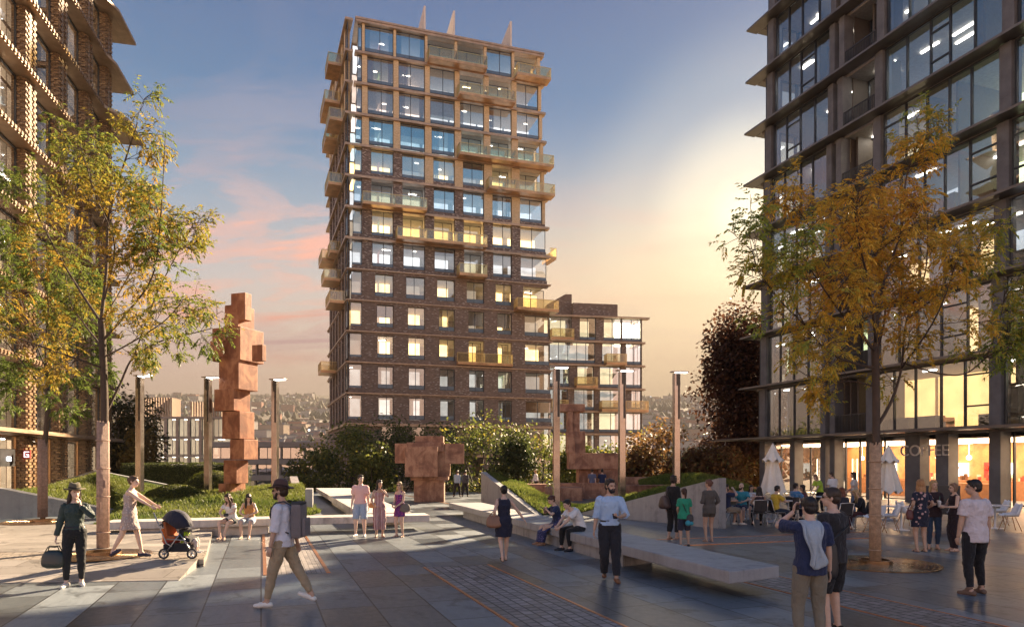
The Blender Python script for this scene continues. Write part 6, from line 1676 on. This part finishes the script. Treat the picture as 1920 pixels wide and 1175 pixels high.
# far walkers
walk=lambda sex='m',**k: dict(dict(sex=sex,lean=3,feet=((.09,.28,0,0,12),(-.09,-.32,.05,0,-28)),hands=((.24,-.14,.86),(-.24,.20,.88))),**k)
person('man in a pale blue shirt walking away beside the crouching block figure',gp(857,932),-20,1.62,walk(),SK[1],('short',HB),('long',cloth('pale_blue_shirt',(.30,.42,.56))),('trousers',BK),('shoe',BK),vx=.014)
person('person in dark clothes walking right behind the man in pale blue',gp(872,932),-14,1.62,walk(),SK[1],('short',HD),('long',cloth('dark_grey_jacket',(.06,.065,.075))),('trousers',BK),('shoe',BK),vx=.014)
person('blonde woman in a white jacket walking past the rust planter wall',gp(1005,926),70,1.62,walk('f'),SK[3],('long',HBL),('long',WT),('slim',BK),('shoe',BK),vx=.014)
person('man in a white and navy top and red shorts walking to the seated figure',gp(1110,934),-14,1.70,walk(),SK[3],('short',HB),('tee',cloth('blue_grey_vest',(.12,.14,.22))),('shorts',cloth('red_shorts',(.50,.03,.03))),('shoe',plain('white_leather',(.66,.64,.60),.5)),vx=.014)
person('man in a navy polo and white shorts walking to the seated figure',gp(1129,934),-5,1.70,walk(),SK[1],('short',HD),('tee',NV),('shorts',WT),('shoe',plain('white_leather',(.66,.64,.60),.5)),vx=.014)
# 14 woman in the navy dress
p14=person('woman in a sleeveless dark navy dress and headscarf walking away with a tan bag',gp(945,1051),8,1.60,dict(sex='f',lean=0,feet=((.06,.14,0,0),(-.05,-.12,.02,4,-18)),hands=((.50,.02,.92),(-.22,.03,.96)),elbows=((.3,-1,-.6),(-.4,-1,-.3)),head=(0,0),curl=(15,60)),SK[0],('bun',HD),('dress',cloth('midnight_dress',(.022,.024,.045)),.95,.56),None,('sandal',plain('black_leather',(.03,.025,.025),.5)),vx=.0095)
c=world_of(p14,(-.24,-.04,.92)); bag('handbag','brown tan shoulder bag on the woman in the navy dress','bag',c,(.34,.15,.26),plain('tan_bag_leather',(.24,.12,.07),.5),[[c+V((-.10,0,.12)),world_of(p14,(-.17,-.06,1.25)),world_of(p14,(-.13,-.04,1.45)),world_of(p14,(-.15,.08,1.3)),c+V((.10,.05,.12))]])
# seated pair
p15=person('woman in a navy top reading her phone on the concrete bench',V((1.16,17.45,0)),108,1.64,dict(sex='f',pz=.57,lean=14,feet=((.12,.50,0),(-.09,.46,0)),hands=((.06,.34,.98),(-.06,.34,.96)),elbows=((1,-.2,-.7),(-1,-.2,-.7)),head=(4,28),curl=(55,55)),SK[0],('bun',(.07,.03,.02)),('tee',NV),('maxi',cloth('blue_pattern_skirt',(.03,.035,.10),.8,'dots',(.12,.13,.30))),('shoe',plain('tan_leather',(.35,.2,.12),.6)))
h=world_of(p15,(0,.44,1.0)); phone('white phone read by the seated woman in navy',h,R(108),-50)
p16=person('man in a white tshirt leaning elbows on knees on the concrete bench',V((1.62,16.35,0)),118,1.72,dict(sex='m',pz=.57,lean=42,feet=((.16,.42,0),(-.13,.36,0)),hands=((.05,.62,.60),(-.05,.60,.58)),elbows=((1,0,-1),(-1,0,-1)),head=(8,20),curl=(60,60)),SK[0],('short',HD),('tee',WT),('slim',BK),('sneaker',plain('black_canvas',(.03,.03,.035),.7)))
# 19 man in the blue shirt
p19=person('bearded man in a light blue shirt and dark trousers walking forward with a phone',gp(1143,1088),178,1.80,dict(sex='m',lean=0,feet=((.08,-.10,.03,-8,-14),(-.10,.16,0,10)),hands=((.27,.02,.84),(-.13,.28,1.12)),elbows=(None,(-.8,-.6,-.6)),head=(32,2),curl=(55,55),palm=(None,(0,.3,1)),hdir=(None,(.6,.6,.1))),SK[1],('short',HD),('rolled',cloth('light_blue_shirt',(.38,.52,.72)),.96,0,1),('trousers',cloth('dark_trouser',(.022,.022,.028))),('shoe',plain('brown_leather',(.20,.09,.045),.45)),beard=HD,vx=.008)
phone('dark phone in the hand of the man in the light blue shirt',world_of(p19,(-.05,.36,1.14)),R(178),60)
# 20-22
p20=person('tall person in black tunic and cropped trousers with a dark shoulder bag',gp(1262,1010),-52,1.74,dict(sex='f',feet=((.10,.02,0,-4),(-.10,-.06,0,4)),hands=((.24,.08,.84),(-.24,.02,.84)),head=(-10,0),build=1.05),SK[1],('bob',HD),('long',BK,.80),('cropped',BK),('sandal',plain('black_leather',(.03,.025,.025),.5)))
c=world_of(p20,(-.05,-.27,1.02)); bag('handbag','large dark brown shoulder bag behind the person in black','bag',c+V((-.02,0,0)),(.26,.34,.36),plain('dark_brown_leather',(.07,.045,.04),.5),[[c+V((0,.1,.17)),world_of(p20,(-.15,-.06,1.44)),c+V((0,-.1,.17))]],R(38))
p21=person('child in a green tshirt and navy shorts with a long plait seen from behind',gp(1283,1024),-4,1.45,dict(sex='f',feet=((.13,.05,0,-16),(-.11,-.03,0,8)),hands=((.22,.10,.88),(-.15,.20,.95)),head=(14,2)),SK[1],('ponytail',(.05,.02,.015)),('tee',cloth('green_tee',(.03,.28,.17)),.84),('shorts',cloth('navy_short',(.03,.035,.06))),('sneaker',plain('black_canvas',(.03,.03,.035),.7)))
c=world_of(p21,(.14,-.10,.86)); bag('shoulder_bag','small dark bag with a turquoise pompom on the child in green','bag',c,(.20,.10,.20),plain('dark_bag',(.03,.03,.035),.6),[[c+V((-.06,0,.1)),world_of(p21,(-.05,-.15,1.25)),world_of(p21,(-.14,-.02,1.45))]]); m=MB(); m.ell(world_of(p21,(.08,-.17,.72)),(.07,.07,.07)); m.ell(world_of(p21,(.19,-.15,.71)),(.05,.05,.05))
tag(m.build('bag_pompom',cloth('turquoise_wool',(.05,.32,.42)),None,uv=False),'turquoise woolly pompoms hanging from the bag of the child in green','pompom')
p22=person('woman in a loose grey jumper and bare legs by the concrete wall',gp(1330,1015),14,1.64,dict(sex='f',feet=((.09,.02,0,-10),(-.10,.0,0,8)),hands=((.20,.12,1.0),(-.12,.24,1.10)),head=(24,0),curl=(45,50)),SK[1],('bun',(.13,.06,.04)),('long',cloth('grey_jumper',(.10,.092,.085)),.80),('hotpants',cloth('grey_short',(.07,.065,.06))),('sandal',plain('tan_leather',(.35,.2,.12),.6)))
# ---- seated at the cafe: each guest on a chair
def guest(label,px,d,heading,H,chair_label,sk,hr,tp,bt,sh,pose=None,chair=metal0,**k):
    loc=V(((px-960)/1280*d,d,0)); a=R(heading); fw=V((-math.sin(a),math.cos(a),0))
    base=dict(sex='m',pz=.565,lean=4,feet=((.13,.42,0),(-.13,.40,0)),hands=((.12,.38,.72),(-.12,.38,.72)),elbows=((1,-.4,-.5),(-1,-.4,-.5)),head=(0,4),curl=(45,45)); base.update(pose or {})
    rb_=person(label,loc,heading,H,base,sk,hr,tp,bt,sh,vx=.0125,**k)
    place(chair,loc.x+fw.x*.06,loc.y+fw.y*.06,a,chair_label); return rb_
guest('bearded man in a navy tshirt and beige shorts drinking at the left cafe table',1362,22.9,-76,1.78,'pale tubular chair of the man in navy drinking at the left table',SK[0],('short',HD),('tee',NV),('shorts',cloth('beige_shorts',(.30,.24,.17))),('sneaker',plain('white_leather',(.66,.64,.60),.5)),dict(lean=-6,hands=((.05,.24,1.17),(-.14,.36,.78)),elbows=((1,.2,-1),None),feet=((.1,.50,.0),(-.02,.30,.0))),beard=HD)
guest('bald bearded man in a teal tshirt leaning back at the left cafe table',1391,24.2,150,1.76,'pale tubular chair of the bald man in teal',SK[0],('bald',HB),('tee',cloth('teal_tee',(.05,.28,.34))),('shorts',NV),('shoe',BK),dict(head=(-30,0)),beard=HB)
guest('woman in a white top at the far side of the left cafe table',1408,25.4,176,1.62,'pale tubular chair behind the woman in white at the left table',SK[0],('mid',HD),('tee',WT),('shorts',NV),None,dict(sex='f',hands=((.1,.36,.86),(-.1,.3,.95))))
guest('woman in a dark sleeveless top seen from behind at the cafe tables',1424,22.4,-8,1.68,'dark backed tubular chair of the woman in the dark sleeveless top',SK[0],('mid',HD),('tank',cloth('plum_top',(.04,.025,.03))),('slim',BK),('shoe',BK),dict(sex='f'))
guest('person in a yellow top and dark jeans sitting under the left umbrella',1452,22.6,-78,1.72,'tubular chair with a black back beside the left umbrella pole',SK[0],('short',HD),('tee',cloth('yellow_top',(.62,.42,.05))),('slim',cloth('dark_jeans',(.03,.04,.06))),('sneaker',plain('white_leather',(.66,.64,.60),.5)),dict(lean=10,feet=((.12,.55,0),(-.1,.45,0)),hands=((.1,.45,.80),(-.1,.42,.80))))
guest('man with dark hair in a blue patterned shirt at the middle cafe table',1490,24.6,-70,1.74,'tubular chair of the man in the blue patterned shirt',SK[0],('short',HD),('tee',cloth('blue_pattern_shirt',(.06,.22,.45),.8,'dots',(.30,.40,.50))),('slim',NV),('shoe',BK),dict(head=(-10,-4)))
guest('woman with dark shoulder length hair facing left at the middle cafe table',1508,24.8,82,1.66,'tubular chair of the dark haired woman facing left at the middle table',SK[1],('mid',(.03,.018,.014)),('tee',cloth('maroon_top',(.14,.05,.05))),('slim',BK),('shoe',BK),dict(sex='f'))
guest('woman with long auburn tipped hair and a dark top seen from behind',1580,20.8,6,1.72,'dark backed tubular chair of the woman with long auburn tipped hair',SK[0],('long',(.17,.06,.035)),('tee',cloth('charcoal_top',(.035,.035,.045))),('cropped',cloth('grey_trouser',(.16,.14,.13))),('shoe',BK),dict(sex='f',lean=2))
guest('blonde woman in a black jacket looking down near the reed wrapped tree',1617,21.2,84,1.68,'pale tubular chair of the blonde woman in the black jacket',SK[3],('front',HBL),('long',BK),('slim',cloth('dark_red_trouser',(.09,.03,.03))),('shoe',plain('brown_leather',(.20,.09,.045),.45)),dict(sex='f',lean=18,head=(0,30),hands=((.06,.36,.82),(-.06,.36,.82)),feet=((.1,.48,0),(-.08,.42,0))))
person('person in a lime green tshirt leaning over a table by the coffee shop door',gp(1538,962),112,1.66,dict(sex='f',lean=28,hands=((.1,.46,.85),(-.1,.46,.85)),head=(0,20)),SK[0],('bob',HL),('tee',cloth('lime_tee',(.42,.60,.06))),('slim',BK),('shoe',BK),vx=.0125)
person('person in a white shirt with brown hair standing behind the cafe tables',gp(1563,962),20,1.70,dict(sex='m',lean=10,head=(30,6)),SK[0],('short',HB),('tee',WT),('slim',NV),('shoe',BK),vx=.0125)
p33=person('woman in a white blouse with dark wavy hair standing with a pale shoulder bag',gp(1602,968),64,1.72,dict(sex='f',feet=((.1,.03,0),(-.1,-.03,0)),hands=((.2,.22,.98),(-.16,.28,1.0)),head=(0,8)),SK[0],('mid',(.03,.017,.013)),('tee',cloth('cream_blouse',(.68,.62,.55))),('slim',cloth('jeans_blue',(.10,.15,.24))),('shoe',BK),vx=.0125)
c=world_of(p33,(-.21,-.02,1.02)); bag('shoulder_bag','pale cream shoulder bag of the standing woman in the white blouse','bag',c,(.30,.12,.24),plain('cream_leather',(.55,.48,.40),.6),[[c+V((-.1,0,.12)),world_of(p33,(-.12,0,1.46)),c+V((.1,0,.12))]])
# 35, 36 two young men in front
l=V(((1519-960)/1280*7.75,7.75,0))
p35=person('young man in a navy tshirt holding a phone up, jacket on his shoulder',l,-4,1.70,dict(sex='m',feet=((.13,.0,0,-8),(-.13,.0,0,8)),hands=((.26,.10,.86),(-.10,.27,1.56)),elbows=((.6,-.8,-.2),(-1,.1,-.75)),head=(10,2),curl=(40,60),palm=(None,(.6,-.3,0)),hdir=(None,(.2,.2,.9))),SK[0],('short',HD),('tee',NV,.86),('slim',cloth('olive_grey_trouser',(.20,.175,.13))),('shoe',BK),vx=.008)
phone('dark phone raised by the young man in the navy tshirt',world_of(p35,(-.05,.33,1.66)),R(-4),0)
m=MB()
gq=lambda x,y,z: world_of(p35,(x,y,z))
rows=[]
for j in range(15):
    f=j/14; row=[]
    for i in range(9):
        u=i/8; x=lerp(-.17,.07,u)*(1-.25*f)+.05*f; 
        if f<.3: y=lerp(.12,-.03,f/.3); z=1.40+.065*math.sin(f/.3*math.pi/2)
        else: y=-.10-.075*math.sin(min(1,(f-.3)/.25)*math.pi/2)-.012*math.sin(u*14+f*3); z=1.465-.45*((f-.3)/.7)*(1+.18*math.sin(u*math.pi))
        z-=.10*abs(x+.02)**1.2; row.append(gq(x+.03*math.sin(9*f+u*5),y-.035*math.sin(u*19+3*f),z))
    rows.append(row)
m.add([p for r_ in rows for p in r_],[(j*9+i,j*9+i+1,(j+1)*9+i+1,(j+1)*9+i) for j in range(14) for i in range(8)],0,True)
o=m.build('denim_jacket',cloth('pale_denim_jacket',(.36,.42,.48),.85,wr=.9),None,uv=False); o.modifiers.new('t','SOLIDIFY').thickness=.035; sb=o.modifiers.new('s','SUBSURF'); sb.levels=1; sb.render_levels=1
tag(o,'pale blue denim jacket slung over the shoulder of the young man in navy','jacket')
l=V(((1562-960)/1280*8.45,8.45,0))
p36=person('young man in glasses, dark grey tshirt and black shorts',l,30,1.78,dict(sex='m',feet=((.12,.02,0,-8),(-.12,-.02,0,8)),hands=((.25,.06,.86),(-.22,.16,.92)),head=(35,-2)),SK[0],('short',HB),('tee',cloth('charcoal_tee',(.03,.028,.03)),.86),('shorts',BK),('shoe',BK),glasses=True,vx=.0085)
c=gq(.28,.10,1.12); bag('crossbody_bag','black bag hanging behind the arm of the young man in navy','bag',c+V((0,.05,-.12)),(.20,.12,.44),plain('black_nylon',(.018,.018,.02),.5),[[c+V((0,.05,.08)),world_of(p36,(.12,-.13,1.30)),world_of(p36,(.10,0,1.48))]])
# 37-40
p37=person('woman with long blonde hair in a navy floral dress seen from behind',gp(1727,1034),2,1.70,dict(sex='f',feet=((.10,.0,0,-6),(-.10,.0,0,6)),hands=((.20,.14,1.02),(-.20,.12,.98)),head=(-12,4)),SK[1],('long',(.40,.22,.10)),('teedress',cloth('floral_navy',(.022,.026,.05),.8,'floral',(.56,.36,.34)),.95,.60),None,('sandal',plain('black_leather',(.03,.025,.025),.5)),vx=.0095)
c=world_of(p37,(-.27,.02,.90)); bag('handbag','small dark red handbag beside the floral dress','bag',c,(.16,.12,.24),plain('dark_red_leather',(.12,.03,.03),.5),[[c+V((-.04,0,.12)),world_of(p37,(-.17,.02,1.3)),world_of(p37,(-.14,0,1.45))]])
person('woman in a dark jacket and jeans half hidden behind the floral dress',gp(1750,1028),160,1.66,dict(sex='f',feet=((.09,.0,0),(-.09,.0,0)),hands=((.1,.25,1.15),(-.1,.25,1.2)),head=(20,0)),SK[0],('mid',HBL),('long',cloth('dark_plum_jacket',(.04,.025,.03)),.82),('slim',cloth('jeans_dark_blue',(.035,.06,.11))),('sandal',plain('tan_leather',(.35,.2,.12),.6)),vx=.0115)
p39=person('woman in a long dark sleeveless dress and sunglasses holding a cup',gp(1790,1032),84,1.60,dict(sex='f',feet=((.08,.02,0),(-.08,.0,0)),hands=((.05,.30,1.16),(-.09,.28,1.14)),elbows=((1,-.4,-1),(-1,-.4,-1)),head=(0,2),curl=(55,55)),SK[3],('bob',(.25,.15,.09)),('maxi',cloth('dark_plum_dress',(.028,.018,.024)),.95),None,('sandal',plain('tan_leather',(.35,.2,.12),.6)),glasses=True,vx=.0105)
h=world_of(p39,(-.02,.385,1.20)); o=thing('paper_cup','clear cup with a straw held by the woman in the long dark dress','cup',(h.x,h.y,h.z-.07)); m=MB(); m.lathe((h.x,h.y,h.z-.06),[(.001,0),(.03,0),(.04,.12),(.042,.125),(.03,.15),(.001,.155)],16); m.build('cup_body',M_white,o,uv=False); m=MB(); m.tube([h+V((0,0,.08)),h+V((.01,0,.19))],.004,6); m.build('straw',plain('green_straw',(.1,.3,.2),.5),o,uv=False)
p40=person('man in a white tshirt and black trousers seen from behind, looking left',gp(1829,1113),6,1.82,dict(sex='m',feet=((.14,.04,0,-10),(-.15,-.08,0,24)),hands=((.25,.04,.86),(-.24,.06,.86)),elbows=((.8,-.8,-.2),(-.8,-.8,-.2)),head=(62,2),curl=(60,60)),SK[1],('short',HD),('tee',cloth('white_tee_soft',(.62,.56,.58)),.80),('slim',BK),('boot',plain('suede_brown',(.16,.10,.07),.8)),vx=.008)
finish_people()
